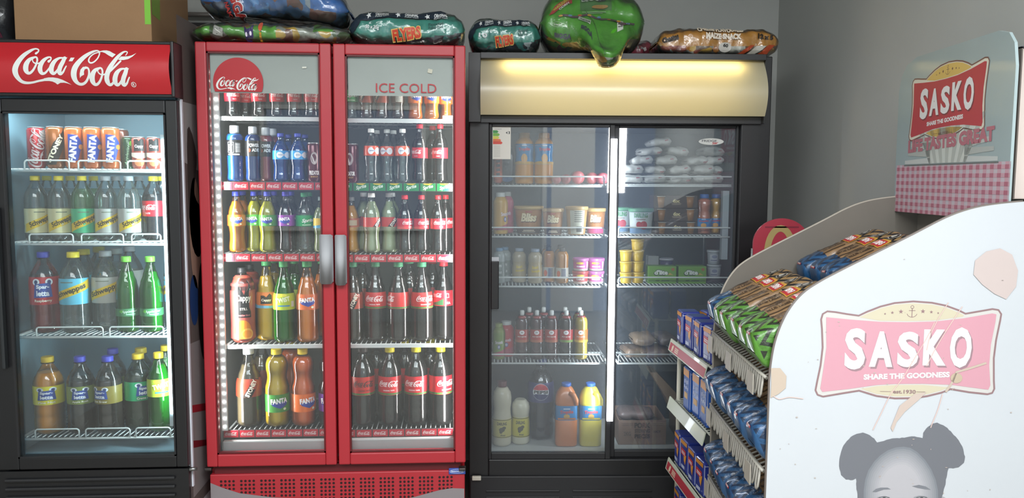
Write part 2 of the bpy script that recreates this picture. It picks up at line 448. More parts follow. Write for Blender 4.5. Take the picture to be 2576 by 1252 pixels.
def sgm(u, v, l):
    z = lc.z + v; k = (z - hz0) / (hz1 - hz0); return (lc.x + u, -.0305 - bul * math.sin(PI * max(0, min(1, k))) - .0007 * l, z)
art('lettering', [LG(0, 0, lw, 'eef2ee', n=7, mark=True)], sgm, sgn, stepv=.015)
MB().box(lx0 + .03, lx1 - .005, -.004, .03, lzt + .008, lzt + .026).build('hinge_rail', M('c2c7cf', .35), cooler_left)
gr = MB(); gr.box(lx0, lx1, 0, .05, .05, lzb - .008)
grl = gr.build('grille', BLK, cooler_left)
lv = MB()
for i in range(9):
    z = lzb - .035 - i * .034
    lv.box(lx0 + .05, lx1 - .05, -.012, .0, z - .012, z, bev=.004)
lv.build('louvre', BLK2, grl)
# printed right side of the cabinet
def side(v_y, v_z, l): return (lx1 + .0006 * l, v_y, v_z)
sa = [RE(.35, 1.15, .66, 1.9, '6d625f'), PO([(.02, lzt), (.68, lzt), (.68, lzt - .35), (.02, lzt - .22)], 'a9a6a5', 2),
      PO(crom([(.1, lzt - .1), (.2, lzt - .2), (.16, lzt - .35), (.28, lzt - .45), (.2, lzt - .6), (.1, lzt - .5)], 4, True), '4c4340', 3),
      EL(.16, 1.28, .07, .22, 'b08d7c', 3), EL(.12, 1.02, .05, .10, '26447a', 3), EL(.22, .96, .06, .2, '2b2422', 4),
      PO([(.04, .25), (.68, .25), (.68, .82), (.04, .86)], '948c8c', 3), PO([(.04, .62), (.3, .56), (.3, .53), (.04, .59)], '9c2330', 4),
      PO([(.04, .48), (.3, .40), (.3, .38), (.04, .45)], '7c1f2a', 4), RE(.3, .9, .03, .9, '8d7b72', 0, 2)]
art('side_print', sa, side, cooler_left)
MB().box(lx1 - .002, lx1 + .006, .032, .046, .3, ltop - .02).build('edge_trim', M('e4e8f2', .4), cooler_left)
MB().tube([(lx1 + .002, .0, lzb - .012), (lx1 + .03, .01, lzb - .012)], .008).build('hinge_pin', M('9a9a9a', .3, metal=1), cooler_left)
# shelves
LSH = {}
lsy = .10
for key, py, segs in (('A', 428, [(63, 175), (198, 304), (322, 405)]), ('B', 612, [(75, 185), (206, 311), (332, 405)]), ('C', 845, [(93, 260), (277, 412)]), ('D', 1100, [(90, 200), (217, 328), (343, 430)])):
    z = L_(230, py - 4, lsy).z; LSH[key] = z
    s = wire_shelf(lix0 + .012, lix1 - .012, lsy, ly1 - .03, z, .020).build('wire_shelf', WIRE, cooler_left)
    for a, b in segs: guard(L_(a, py, lsy).x, L_(b, py, lsy).x, lsy - .002, z).build('shelf_guard', WIRE, s)
lp = MB(); 
for i in range(46):
    z = lgb + .1 + i * .026; lp.box(lix0 + .0005, lix0 + .0015, .10, .106, z, z + .010)
lp.build('slotted_strip', M('5b6a70', .5), cooler_left)
# LED strip inside the right edge of the door opening
led_x = L_(424, 700, .05).x; lez0, lez1 = L_(432, 1040, .05).z, L_(414, 352, .05).z
MB().box(led_x - .014, led_x + .010, .052, .064, lez0 - .05, lez1 + .02).build('light_housing', M('cfe0e6', .4), cooler_left)
MB().box(led_x - .008, led_x + .004, .046, .051, lez0, lez1).build('light_strip', M('dcf6ff', .3, emit=7, name='cold_led'), cooler_left)
o = area('left_cooler_led', FL.w(lix1 - .03, .075, (lez0 + lez1) / 2), (-.75, .45, 0), .02, lez1 - lez0, 3.6, (.72, .95, 1))
o = area('left_cooler_top_led', FL.w((lix0 + lix1) / 2, .10, lgt + .035), (0, .35, -1), lix1 - lix0 - .1, .03, 2.0, (.75, .95, 1))

# ============================================================ RED COOLER (two doors)
FR = Frame(-.55, 3.15)
R_ = lambda px, py, y=0: FR.hy(px, py, y)
rx0, rx1 = R_(504, 620).x, R_(1171, 640).x
rzt, rzb = R_(832, 109).z, R_(848, 1169).z
rm0, rm1 = R_(839, 640).x, R_(844.5, 640).x
cooler_red = empty('drink_cooler', FR, 0, 0, 0, 'red double-door drinks cooler with dotted light strips and perforated base', 'fridge')
RD = .78; t = .03
body = MB()
body.box(rx0 + .004, rx0 + t, .055, RD, .03, rzt - .004); body.box(rx1 - t, rx1 - .004, .055, RD, .03, rzt - .004)
body.box(rx0 + t, rx1 - t, RD - t, RD, .03, rzt - .004); body.box(rx0 + t, rx1 - t, .055, RD - t, rzt - t, rzt - .004)
body.box(rx0 + t, rx1 - t, .08, RD - t, .03, rzb + .01)
body.build('cabinet', M('a8121d', .4, coat=.2), cooler_red)
riz0 = R_(700, 1150, .06).z; riz1 = rzt - .05
rix0, rix1 = rx0 + t + .004, rx1 - t - .004
RLIN = M('6e7272', .55, name='grey_liner')
inner_box(rix0, rix1, .06, .62, riz0 + .01, riz1, .008).build('liner', RLIN, cooler_red)
mz0 = R_(700, 1128, .07).z
MB().box(rix0 + .01, rix1 - .01, .065, .09, riz0 + .012, mz0 + .035, bev=.004).build('drip_tray', M('c4c8c8', .4), cooler_red)
MB().box((rm0 + rm1) / 2 - .012, (rm0 + rm1) / 2 + .012, .06, .085, riz0 + .012, riz1).build('mullion', M('8f1018', .4), cooler_red)
def red_door(x0, x1, ga, gb, gt, gbm, hx0, hx1, art_items, name='door'):
    m = MB(); y0, y1 = 0, .05
    m.box(x0, ga, y0, y1, rzb, rzt); m.box(gb, x1, y0, y1, rzb, rzt)
    m.box(ga, gb, y0, y1, rzb, gbm); m.box(ga, gb, y0, y1, gt, rzt)
    dd = m.build(name, RED, cooler_red, bevel=.005)
    bead = MB(); w_ = .006
    bead.box(ga, ga + w_, .004, .014, gbm, gt); bead.box(gb - w_, gb, .004, .014, gbm, gt)
    bead.box(ga, gb, .004, .014, gbm, gbm + w_); bead.box(ga, gb, .004, .014, gt - w_, gt)
    bead.build('glass_seal', M('5e1015', .5), dd)
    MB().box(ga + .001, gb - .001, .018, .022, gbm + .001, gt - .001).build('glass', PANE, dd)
    return dd
bz = R_(700, 236, .02).z                                     # lower edge of the frosted band
ga, gb = R_(532, 640).x, R_(811, 640).x
dA = red_door(rx0, rm0, ga, gb, R_(660, 131).z, R_(680, 1141).z, 0, 0, None)
g2a, g2b = R_(874, 640).x, R_(1144, 640).x
dB = red_door(rm1, rx1, g2a, g2b, R_(1000, 139).z, R_(1010, 1137).z, 0, 0, None)
FRB = M('b3b5ae', .5, var=.05, vs=6, name='frosted_band')
b1 = MB().box(ga + .008, gb - .008, .0225, .0240, R_(660, 233).z, R_(660, 131).z - .002).build('frosted_band', FRB, dA)
b2 = MB().box(g2a + .008, g2b - .008, .0225, .0240, R_(1000, 240).z, R_(1000, 139).z - .002).build('frosted_band', FRB, dB)
c = R_(600, 208, .0215); rr = (R_(664, 208).x - R_(537, 208).x) / 2
zc = R_(600, 231, .0215).z - c.z
pts = [(rr * math.cos(a), rr * math.sin(a)) for a in [i * 2 * PI / 60 for i in range(60)]]
pts = [(x, y) for x, y in pts if y > zc]
lim = math.sqrt(rr * rr - zc * zc)
pts = sorted(pts, key=lambda q: (math.atan2(q[1], q[0]) - math.atan2(zc, lim)) % (2 * PI))
pts = [(lim, zc)] + pts + [(-lim, zc)]
art('round_emblem', [PO(pts, 'b01822', 1), LG(-.002, -.004, rr * 1.72, 'e6e6e2', n=5, layer=3)], flat_y(c.x, c.z, .0175, -.0003), dA)
c = R_(1022, 222, .0215)
art('lettering', [T('ICE COLD', 0, 0, R_(1099, 222).x - R_(946, 222).x, .036, 'b02a30', bold=.0, layer=1)], flat_y(c.x, c.z, .0175, -.0003), dB)
c = R_(766, 170, .0215)
art('sticker_scrap', [RE(0, 0, .016, .006, 'dcdccf', 2), RE(.0, .0, .001, .001, 'dcdccf')], flat_y(c.x, c.z, .0175, -.0003), dA)
c = R_(1082, 179, .0215)
art('sticker_scrap', [RE(0, 0, .018, .016, 'c2c0ae', -12), ], flat_y(c.x, c.z, .0175, -.0003), dB)
HM = M('8d8f93', .35, metal=.35, name='grey_metal')
HM = M('b4b6ba', .7, name='grey_handle')
def red_handle(par, x0, x1, z0, z1, bend):
    m = MB(); n = 8; vs = []; fs = []
    for i in range(n + 1):
        k = i / n; x = x0 + (x1 - x0) * k; yy = -.012 - .022 * math.sin(PI * k) ** .6
        vs += [(x, yy, z0 + (.01 if i in (0, n) else 0)), (x, yy, z1 - (.006 if i in (0, n) else 0)), (x, yy + .004, z0 + .004), (x, yy + .004, z1 - .004)]
    for i in range(n):
        a = 4 * i; b = a + 4; fs += [(a, b, b + 1, a + 1), (a + 2, a + 3, b + 3, b + 2), (a, a + 2, b + 2, b), (a + 1, b + 1, b + 3, a + 3)]
    m.add(vs, fs, True); m.box(x0, x1, -.012, .0, z0 + .02, z1 - .02)
    m.build('handle', HM, par)
red_handle(dA, R_(805, 650).x, R_(839, 650).x, R_(820, 712).z, R_(820, 588).z, 1)
red_handle(dB, R_(844, 650).x, R_(873, 650).x, R_(860, 715).z, R_(860, 589).z, 1)
# base panel with its holes
pz = R_(840, 1188, .02).z
bp_ = MB().box(rx0 + .004, rx1 - .003, .02, .08, .06, pz, bev=.004).build('base_panel', RED, cooler_red)
MB().box(rx0 + .02, rx1 - .02, .03, .08, pz - .002, rzb - .004).build('recess', M('5c1319', .6), cooler_red)
its = []
ux0 = R_(548, 1200, .02).x; ux1 = R_(1147, 1200, .02).x; gw = (ux1 - ux0) / 12
for gi in range(12):
    for cx in range(4):
        for r_ in range(8):
            its.append(EL(ux0 + gw * (gi + .16 + cx * .205), pz - .028 - r_ * .0158, .0052, .0052, '2a1012', 1, 12))
art('perforation', its, flat_y(0, 0, .0195, -.0004), bp_)
q0 = R_(520, 1214, .02); q1 = R_(1168, 1228, .02)
sw = [(rx0 + .006, q0.z), (rx0 + .05, q0.z - .02), (rx0 + .12, q0.z - .045), (rx0 + .25, q0.z - .065), (rx0 + .42, q0.z - .075), (rx0 + .42, q0.z - .2), (rx0 + .006, q0.z - .2)]
sw2 = [(q1.x, q1.z), (q1.x - .05, q1.z + .003), (q1.x - .1, q1.z - .004), (q1.x - .2, q1.z - .03), (q1.x - .33, q1.z - .055), (q1.x - .5, q1.z - .075), (q1.x - .5, q1.z - .2), (q1.x, q1.z - .2)]
art('swoosh_print', [PO(sw, '8e8688', 2), PO(sw2, '8e8688', 2), PO([(q1.x - .03, q1.z - .075), (q1.x - .15, q1.z - .045), (q1.x - .24, q1.z - .05), (q1.x - .4, q1.z - .10), (q1.x - .2, q1.z - .09)], 'a4542a', 3)], flat_y(0, 0, .0195, -.0004), bp_)
c = R_(1150, 1185, .012)
bd = MB().box(c.x - .034, c.x + .034, .012, .0195, c.z - .0125, c.z + .0125, bev=.002).build('maker_badge', M('2c4fa8', .3, coat=.5), bp_)
art('lettering', [LN([(.030 * math.cos(a * PI / 12), .0085 * math.sin(a * PI / 12)) for a in range(25)], .0012, 'cfd8ea'), T('FRIGOGLASS', 0, 0, .050, .0075, 'cfd8ea', bold=.04)], flat_y(c.x, c.z, .0118, -.0004), bd)
for px, a in ((525, -1), (1163, 1)):
    c = R_(px, 1178, .01); MB().box(c.x - .014, c.x + .014, -.004, .03, c.z - .006, c.z + .006, bev=.003).build('hinge', M('55504e', .35, metal=.8), cooler_red)
# shelves: (key, py of the front edge on the left / right side, style)
RSH = {}
rsy = .10
def strip_items(x0, x1, h, kind, px_list):
    it = []
    for a in px_list:
        w_ = R_(a[1], 640, rsy).x - R_(a[0], 640, rsy).x; cx = (R_(a[1], 640, rsy).x + R_(a[0], 640, rsy).x) / 2
        if kind == 'coke': it += [RE(cx, 0, w_, h * .86, 'c01e33'), LG(cx, 0, w_ * .82, 'f0dede', n=2)]
        else: it += [RE(cx, 0, w_, h * .9, '0f7f43'), PO([(cx - w_ * .32, h * .45), (cx + w_ * .32, h * .45), (cx + w_ * .1, h * .22), (cx - w_ * .25, h * .30)], 'c8b61e', 2), T('Sprite', cx, -.001, w_ * .68, h * .55, 'dff0e4', 14, 3, .03, .3)]
    return it
def tiles(a, b, n):
    w_ = (b - a) / n; return [(a + w_ * i + 1.5, a + w_ * (i + 1) - 1.5) for i in range(n)]
for key, pyl, pyr, style, kl, kr in (('1', 293, 298, 'plain', None, None), ('2', 457, 460, 'strip', 'coke', 'sprite'), ('3', 637, 639, 'strip', 'coke', 'coke'), ('4', 866, 864, 'plain', None, None), ('5', 1079, 1078, 'strip', 'coke', 'coke')):
    for sd, px0, px1, py, kd in (('L', 546, 838, pyl, kl), ('R', 846, 1143, pyr, kr)):
        xa, xb = R_(px0, 640, rsy).x, R_(px1, 640, rsy).x
        if sd == 'L': xa = rix0 + .022; xb = (rm0 + rm1) / 2 - .002
        else: xa = (rm0 + rm1) / 2 + .002; xb = rix1 - .01
        z = R_((px0 + px1) / 2, py, rsy).z; RSH[key + sd] = z
        s = wire_shelf(xa, xb, rsy + .01, .58, z, .02, .0022, .004).build('wire_shelf', M('a9adad', .4), cooler_red)
        h = .034 if style == 'strip' else .017
        MB().box(xa, xb, rsy, rsy + .008, z - h, z - .0005, bev=.0015).build('front_rail', M('3a3436' if style == 'strip' else 'd4d8d8', .4), s)
        if kd:
            pl = tiles(549, 835, 7) if sd == 'L' else tiles(848, 1140, 7)
            art('price_strip', strip_items(xa, xb, h, kd, pl), flat_y(0, z - h / 2, rsy - .0004, -.0004), s)
# light strips: white bars with bright dots
for px, nx in ((551, 1), (1141, -1)):
    x = rix0 + .022 if nx > 0 else rix1 - .006
    za, zb = R_(px, 1080, .08).z, R_(px, 172, .08).z
    hs = MB().box(x - .011, x + .011, .062, .072, za, zb).build('light_housing', M('c4cacc', .4), cooler_red)
    n = 42; d0_ = None
    for i in range(n):
        z = za + (zb - za) * (i + .5) / n
        if d0_ is None: d0_ = o = MB().lathe([(-.0035, .001), (-.002, .0035), (.002, .0035), (.0035, .001)], 8).build('light_dot', M('fffdf2', .3, emit=16, name='led_dot'), hs)
        else: o = d0_.copy(); COL.objects.link(o); o.parent = hs
        o.location = (x, .060, z)
    area('red_cooler_led', FR.w(x + nx * .016, .085, (za + zb) / 2), (nx, .5, 0), .02, zb - za, 4.2, (1, .98, .94))

# ============================================================ BLACK COOLER (two sliding doors, lit cream header)
FB = Frame(.55, 3.45, math.radians(-2.7))
B_ = lambda px, py, y=0: FB.hy(px, py, y)
bx0, bx1 = B_(1180, 640).x, B_(1934, 450).x
bzt = B_(1560, 139, 0).z; bgt = B_(1560, 320).z; bgb = B_(1450, 1139).z
bga, bgb_ = B_(1237, 640).x, B_(1856, 400).x
bm0, bm1 = B_(1533, 640).x, B_(1556, 640).x
cooler_black = empty('display_fridge', FB, 0, 0, 0, 'wide black two-door display fridge with a lit cream header', 'fridge')
BD = .62; t = .04
body = MB()
body.box(bx0, bga - .012, .0, BD, .03, bzt); body.box(bgb_ + .012, bx1, .0, BD, .03, bzt)
body.box(bga - .012, bgb_ + .012, BD - t, BD, .03, bzt); body.box(bga - .012, bgb_ + .012, .0, BD - t, bgt + .012, bzt)
body.box(bga - .012, bgb_ + .012, .0, BD - t, .03, bgb - .03)
body.build('cabinet', BLK, cooler_black, bevel=.004)
inner_box(bga - .004, bgb_ + .004, .05, BD - t - .01, bgb - .02, bgt + .004, .007).build('liner', M('3e4449', .6, name='dim_liner'), cooler_black)
tz = B_(1500, 1195).z
MB().box(bx0 + .005, bx1 - .005, -.012, .0, .05, tz, bev=.004).build('kick_panel', BLK2, cooler_black)
lv = MB()
for (a, b) in ((1222, 1408), (1440, 1640)):
    xa, xb = B_(a, 1232, -.012).x, B_(b, 1232, -.012).x; zz = B_(1300, 1232, -.012).z
    for i in range(6): lv.box(xa, xb, -.016, -.012, zz - .01 - i * .03, zz - i * .03, bev=.002)
lv.build('vent', BLK, cooler_black)
c = B_(1199, 1200, -.012); MB().box(c.x - .02, c.x + .02, -.03, -.012, c.z - .009, c.z + .009, bev=.003).build('door_stop', M('cfcabc', .5), cooler_black)
def slide(ga, gb, y, fl, fr, hnd):
    m = MB(); m.box(ga - fl, ga, y, y + .03, bgb - .03, bgt + .012); m.box(gb, gb + fr, y, y + .03, bgb - .03, bgt + .012)
    m.box(ga, gb, y, y + .03, bgb - .03, bgb); m.box(ga, gb, y, y + .03, bgt, bgt + .012)
    o = m.build('door', BLK2, cooler_black, bevel=.003)
    MB().box(ga, gb, y + .012, y + .016, bgb, bgt).build('glass', PANEB, o)
    return o
dL = slide(bga, bm0 - .004, .002, .012, .022, True)
dR = slide(bm1, bgb_, .030, .022, .012, False)
c0, c1 = B_(1235, 777, -.01), B_(1255, 657, -.01)
MB().box(c0.x, c1.x, -.012, .004, c0.z, c1.z, bev=.003).build('handle', BLK, dL)
# energy sticker, on the left pane
c0, c1 = B_(1239, 400, .012), B_(1285, 318, .012); w_, h_ = c1.x - c0.x, c1.z - c0.z
cx, cz = (c0.x + c1.x) / 2, (c0.z + c1.z) / 2
def arrow(y, l, col): return PO([(-w_ * .48, y - .006), (-w_ * .48 + l, y - .006), (-w_ * .48 + l + .006, y), (-w_ * .48 + l, y + .006), (-w_ * .48, y + .006)], col, 2)
st = [RE(0, 0, w_, h_, 'cfcdc4'), arrow(h_ * .34, .018, '2f8a3e'), arrow(h_ * .25, .024, '6aa83a'), arrow(h_ * .16, .022, 'c7c34a'), arrow(h_ * .075, .030, 'd0693a'), arrow(h_ * .0, .036, 'c8402f'),
      PO([(w_ * .22, h_ * .31), (w_ * .32, h_ * .35), (w_ * .45, h_ * .35), (w_ * .45, h_ * .27), (w_ * .32, h_ * .27)], '2c2c2c', 2), T('B', w_ * .36, h_ * .31, .007, .009, 'e8e8e0', layer=3)]
for i in range(8): st.append(RE(-w_ * .25, -h_ * (.1 + .045 * i), w_ * .35, .0014, '9c9a94', 0, 2))
st.append(RE(-w_ * .2, h_ * .42, w_ * .4, .0018, '8a8884', 0, 2))
art('energy_sticker', st, flat_y(cx, cz, .0135, -.0003), dL)
c = B_(1240, 655, .012); art('price_sticker', [RE(0, 0, .036, .030, 'b8bcc0'), T('OPT', .002, -.006, .022, .007, '3a4a6a')], flat_y(c.x + .008, c.z, .0135, -.0003), dL)
c = B_(1789, 356, .04)
art('maker_badge', [EL(0, 0, .056, .015, 'c9cac6', 1), LN([(.056 * math.cos(a * PI / 16), .015 * math.sin(a * PI / 16)) for a in range(33)], .001, '6c7072', 2), T('FRIDGE', -.008, .003, .066, .0095, '4c4c50', layer=2), T('Star', .018, -.006, .028, .010, 'b0343c', 8, 3, .03, .3)], flat_y(c.x, c.z, .0415, -.0004), dR)
# LED strip on the mullion
z0, z1 = B_(1528, 1052, .035).z, B_(1540, 350, .035).z
x = (bm0 + bm1) / 2
MB().box(B_(1526, 1050).x, B_(1541, 1050).x, -.010, .0015, z0, z1, bev=.002).build('light_strip', M('eef4ff', .3, emit=9, name='led_bar'), dL)
area('black_cooler_led', FB.w(x + .01, .09, (z0 + z1) / 2), (.25, 1, 0), .02, z1 - z0, 1.9, (.85, .93, 1))
area('black_cooler_led', FB.w(x - .06, .08, (z0 + z1) / 2), (-.6, 1, 0), .02, z1 - z0, 1.5, (.85, .93, 1))
# header: cream curved diffuser lit from behind near its top
hz0, hz1 = B_(1560, 291, -.05).z, B_(1560, 150, -.05).z; ha, hb = B_(1209, 220, -.05).x, B_(1924, 220, -.05).x
m, nt, N, Lk = nodes('lit_diffuser'); b = N['Principled BSDF']; b.inputs['Base Color'].default_value = (*lin('cfc6a0'), 1); b.inputs['Roughness'].default_value = .25
b.inputs['Coat Weight'].default_value = .35
b.inputs['Transmission Weight'].default_value = 0
cream = m
sg = MB(); n = 14; vs = []
def hy_(k): return -.012 - .085 * math.sin(PI * (k * .75 + .2)) 
for i in range(n + 1):
    k = i / n; vs += [(ha, hy_(k), hz0 + (hz1 - hz0) * k), (hb, hy_(k), hz0 + (hz1 - hz0) * k)]
sg.add(vs, [(2 * i, 2 * i + 1, 2 * i + 3, 2 * i + 2) for i in range(n)], True); sg.recalc = False
sg.build('header_panel', None, cooler_black) if False else None
tl = nodes('lit_diffuser_skin')
m, nt, N, Lk = tl; N.remove(N['Principled BSDF'])
df = N.new('ShaderNodeBsdfDiffuse'); df.inputs[0].default_value = (*lin('ddd8be'), 1)
tn = N.new('ShaderNodeBsdfTranslucent'); tn.inputs[0].default_value = (*lin('f2e6b4'), 1)
mx = N.new('ShaderNodeMixShader'); mx.inputs[0].default_value = .5
Lk.new(df.outputs[0], mx.inputs[1]); Lk.new(tn.outputs[0], mx.inputs[2])
gl = N.new('ShaderNodeBsdfGlossy'); gl.inputs['Roughness'].default_value = .3
m2 = N.new('ShaderNodeMixShader'); m2.inputs[0].default_value = .07
Lk.new(mx.outputs[0], m2.inputs[1]); Lk.new(gl.outputs[0], m2.inputs[2]); Lk.new(m2.outputs[0], N['Material Output'].inputs[0])
hp = sg.build('header_panel', m, cooler_black)
hf = MB(); hf.box(bx0, ha, -.05, 0, hz0 - .03, bzt); hf.box(hb, hb + .004, -.05, 0, hz0 - .03, bzt); hf.box(ha, hb, -.06, 0, hz1 + .001, bzt); hf.box(ha, hb, -.018, 0, hz0 - .03, hz0 - .001)
hf.box(ha, hb, -.003, -.0005, hz0, hz1)
hf.build('header_frame', BLK, cooler_black, bevel=.003)
MB().tube([(ha + .10, -.022, hz1 - .045), (hb - .10, -.022, hz1 - .045)], .016, 12).build('header_tube_lamp', M('ffe9b0', .4, emit=7, name='tube_lamp'), cooler_black)
# shelves
BSH = {}; bsy = .10
for key, py in (('1', 466), ('2', 594), ('3', 719), ('4', 912)):
    for sd, a, b in (('L', 1225, 1527), ('R', 1553, 1849)):
        xa, xb = B_(a, py, bsy).x, B_(b, py, bsy).x
        z = B_((a + b) / 2, py - 3, bsy).z; BSH[key + sd] = z
        s = wire_shelf(xa, xb, bsy, BD - t - .03, z, .0165, .002, .0045).build('wire_shelf', WIRE, cooler_black)
        gx0, gx1 = (B_(1225, py, bsy).x, B_(1519, py, bsy).x) if sd == 'L' else (B_(1556, py, bsy).x, B_(1845, py, bsy).x)
        guard(gx0, gx1, bsy - .003, z, .034, .0034).build('shelf_guard', WIRE, s)
sp = MB(); xx = bgb_ - .004
sp.box(xx - .028, xx, .10, .13, B_(1840, 652, .11).z, B_(1840, 480, .11).z)
sp.build('slotted_strip', M('aab4b8', .5), cooler_black)
BSH['5L'] = BSH['5R'] = bgb - .013
MB().box(bga, bgb_, .05, BD - t - .02, bgb - .020, bgb - .0135).build('floor_tray', M('c0c4c2', .5), cooler_black)
# ============================================================ things on the shelves
PROF = {
 'contour': [(0,.78),(.015,.92),(.05,1),(.12,.99),(.2,.91),(.3,.88),(.38,.95),(.42,1),(.60,1),(.66,.96),(.73,.82),(.80,.58),(.86,.42),(.90,.36),(.93,.36)],
 'straight': [(0,.78),(.012,.9),(.035,.99),(.06,1),(.20,1),(.23,.97),(.27,1),(.38,.985),(.40,1),(.62,1),(.68,.97),(.74,.87),(.80,.70),(.86,.50),(.91,.34),(.94,.30)],
 'tall': [(0,.78),(.012,.9),(.035,.99),(.06,1),(.50,1),(.56,.97),(.66,.84),(.76,.62),(.84,.44),(.90,.34),(.94,.30)],
 'waist': [(0,.8),(.03,.96),(.08,1),(.28,.99),(.36,1),(.50,.98),(.56,.86),(.62,.78),(.68,.80),(.74,.87),(.80,.88),(.85,.82),(.89,.66),(.93,.42),(.955,.32)],
 'dome': [(0,.75),(.02,.92),(.05,1),(.30,.96),(.55,1),(.72,1),(.80,.92),(.86,.76),(.90,.52),(.925,.32),(.945,.28)],
 'sport': [(0,.82),(.02,.96),(.06,1),(.16,.93),(.30,.95),(.48,.97),(.52,1),(.76,1),(.80,.94),(.84,.78),(.87,.55),(.89,.46)],
 'wide': [(0,.85),(.02,.96),(.05,1),(.42,1),(.50,.93),(.56,.90),(.66,.97),(.74,1),(.82,.92),(.88,.68),(.91,.52)],
 'smooth': [(0,.85),(.02,.97),(.05,1),(.45,.96),(.72,1),(.80,.95),(.86,.75),(.90,.60)],
}
def rad(prof, k):
    p = PROF[prof]
    for (a, ra), (b, rb) in zip(p, p[1:]):
        if k <= b:
            t = (k - a) / (b - a); t = t * t * (3 - 2 * t) if abs(ra - rb) > .05 else t
            return ra + (rb - ra) * t
    return p[-1][1]
PET = film('clear_bottle_plastic', (.97, .98, .98), refl=1.3, milk=.008, rough=.04, base=.0)
PETG = film('green_bottle_plastic', (.12, .62, .18), refl=1.5, milk=.02, rough=.04, milkcol='2a8a3a', base=.01)
PETB = film('blue_bottle_plastic', (.35, .62, .95), refl=1.5, milk=.03, rough=.04, milkcol='3a7ac0', base=.01)
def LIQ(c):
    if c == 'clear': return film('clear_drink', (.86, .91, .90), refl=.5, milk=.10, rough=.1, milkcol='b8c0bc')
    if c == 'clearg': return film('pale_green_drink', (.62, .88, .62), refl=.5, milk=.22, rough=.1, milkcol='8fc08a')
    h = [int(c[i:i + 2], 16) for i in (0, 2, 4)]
    if max(h) > 0x60: g = 1.18; h = [min(245, int(v * g)) for v in h]; c = '%02x%02x%02x' % tuple(h)  # brightened colour stands in for light glowing through the drink
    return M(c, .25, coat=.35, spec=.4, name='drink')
def make_bottle(name, s, root):
    H, R = s['H'], s['R']; pf = s['prof']; n = 28 if R > .036 else 22
    cf = s.get('cf', .935)                                   # where the cap starts
    N_ = 34
    zs = [i / N_ * (PROF[pf][-1][0]) for i in range(N_ + 1)]
    mb = MB(); rows = [(k * H, rad(pf, k) * R) for k in zs]
    rows = [(0.0005, .2 * R)] + [(max(z, .0005), r) for z, r in rows]
    mb.lathe(rows, n, True, True)
    if s.get('petal'):
        for i, v in enumerate(mb.v):
            if v[2] < .07 * H:
                a = math.atan2(v[1], v[0]); q = 1 - (.10 * (1 - v[2] / (.07 * H)) * (.5 + .5 * math.cos(5 * a)))
                mb.v[i] = (v[0] * q, v[1] * q, v[2])
    opaque = s.get('opaque')
    mb.build('bottle_body', M(opaque, .35, coat=.3, name='opaque_bottle') if opaque else s.get('shell', PET), root)
    if s.get('liq') and not opaque:
        lv = s.get('lvl', .8); mb = MB(); r2 = [(.002 + k * H * .995, max(.002, rad(pf, k) * R - .0012)) for k in [i / 26 * lv for i in range(27)]]
        mb.lathe(r2, n); 
        if s.get('petal'):
            for i, v in enumerate(mb.v):
                if v[2] < .07 * H:
                    a = math.atan2(v[1], v[0]); q = 1 - (.10 * (1 - v[2] / (.07 * H)) * (.5 + .5 * math.cos(5 * a)))
                    mb.v[i] = (v[0] * q, v[1] * q, v[2])
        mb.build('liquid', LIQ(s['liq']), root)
    cr = s.get('cr', .42) * R; c0 = cf * H
    cm = M(s['cap'] if s['cap'] != '-' else 'ffffff', .45, name='cap_plastic')
    if s.get('spout'):
        mb = MB(); mb.lathe([(c0 - .004, cr * .96), (c0, cr), (c0 + .012, cr), (c0 + .016, cr * .8)], 18)
        cp = mb.build('cap', cm, root)
        MB().lathe([(c0 + .015, cr * .45), (c0 + .022, cr * .5), (H - .003, cr * .5), (H, cr * .35)], 14).build('spout', M(s['spout'], .4), cp)
    elif s['cap'] != '-':
        MB().lathe([(c0 - .002, cr * .98), (c0 + .001, cr), (H - .002, cr * .98), (H, cr * .88)], 18).build('cap', cm, root)
        if not opaque: MB().lathe([(c0 - .006, cr * 1.06), (c0 - .004, cr * 1.06)], 18).build('neck_ring', s.get('shell', PET), root)
    if s.get('lab'):
        a, b, col = s['lab']; mb = MB(); k = 8
        mb.lathe([((a + (b - a) * i / k) * H, rad(pf, a + (b - a) * i / k) * R + .0006) for i in range(k + 1)], n, False, False)
        lb = mb.build('label', s.get('labm') or M(col, .35, coat=.3, name='label_paper'), root)
        zc = (a + b) / 2 * H
        def fm(u, v, l):
            z = max(a * H + .0005, min(b * H - .0005, zc + v)); r = rad(pf, z / H) * R + .0006 + .0005 * l; t = -PI / 2 + u / R
            return (r * math.cos(t), r * math.sin(t), z)
        if s.get('art'): art('lettering', s['art'](R, (b - a) * H), fm, lb, step=R * .22)
    return root
def coke_art(col='f4e6e6', cap=True):
    return lambda R, h: [LG(0, h * .12, R * 1.75, col, n=2), T('ORIGINAL TASTE', 0, -h * .24, R * .95, h * .07, col, bold=.02), RE(0, -h * .43, R * 6.2, h * .10, '3d6b2f', layer=1)]
def coke_small(R, h): return [LG(0, h * .10, R * 1.7, 'f6e0e0', n=2), T('TASTE', .1 * R, -h * .3, R * .5, h * .10, 'e8c8c8', bold=.02)]
def fanta_art(R, h):
    return [PO([(-.72 * R, .02 * h), (.72 * R, .1 * h), (.6 * R, -.14 * h), (.1 * R, -.3 * h), (-.5 * R, -.14 * h)], '2b3f9c', 1),
            T('FANTA', 0, h * .14, R * 1.35, h * .30, 'f4f4f6', 4, 3, .05), EL(.45 * R, -.33 * h, .12 * R, .07 * h, 'e8f0d0', 2)]
def schw_art(R, h):
    return [PO([(-1.5 * R, -.48 * h), (1.5 * R, .12 * h), (1.5 * R, .46 * h), (-1.5 * R, -.14 * h)], 'd9b413', 1),
            T('Schweppes', 0, 0, R * 2.3, h * .27, '2d2a18', math.degrees(math.atan2(.6 * h, 3 * R)), 3, .03, .15),
            RE(-.2 * R, .36 * h, R * .9, h * .035, '6c7460', 0, 2)]
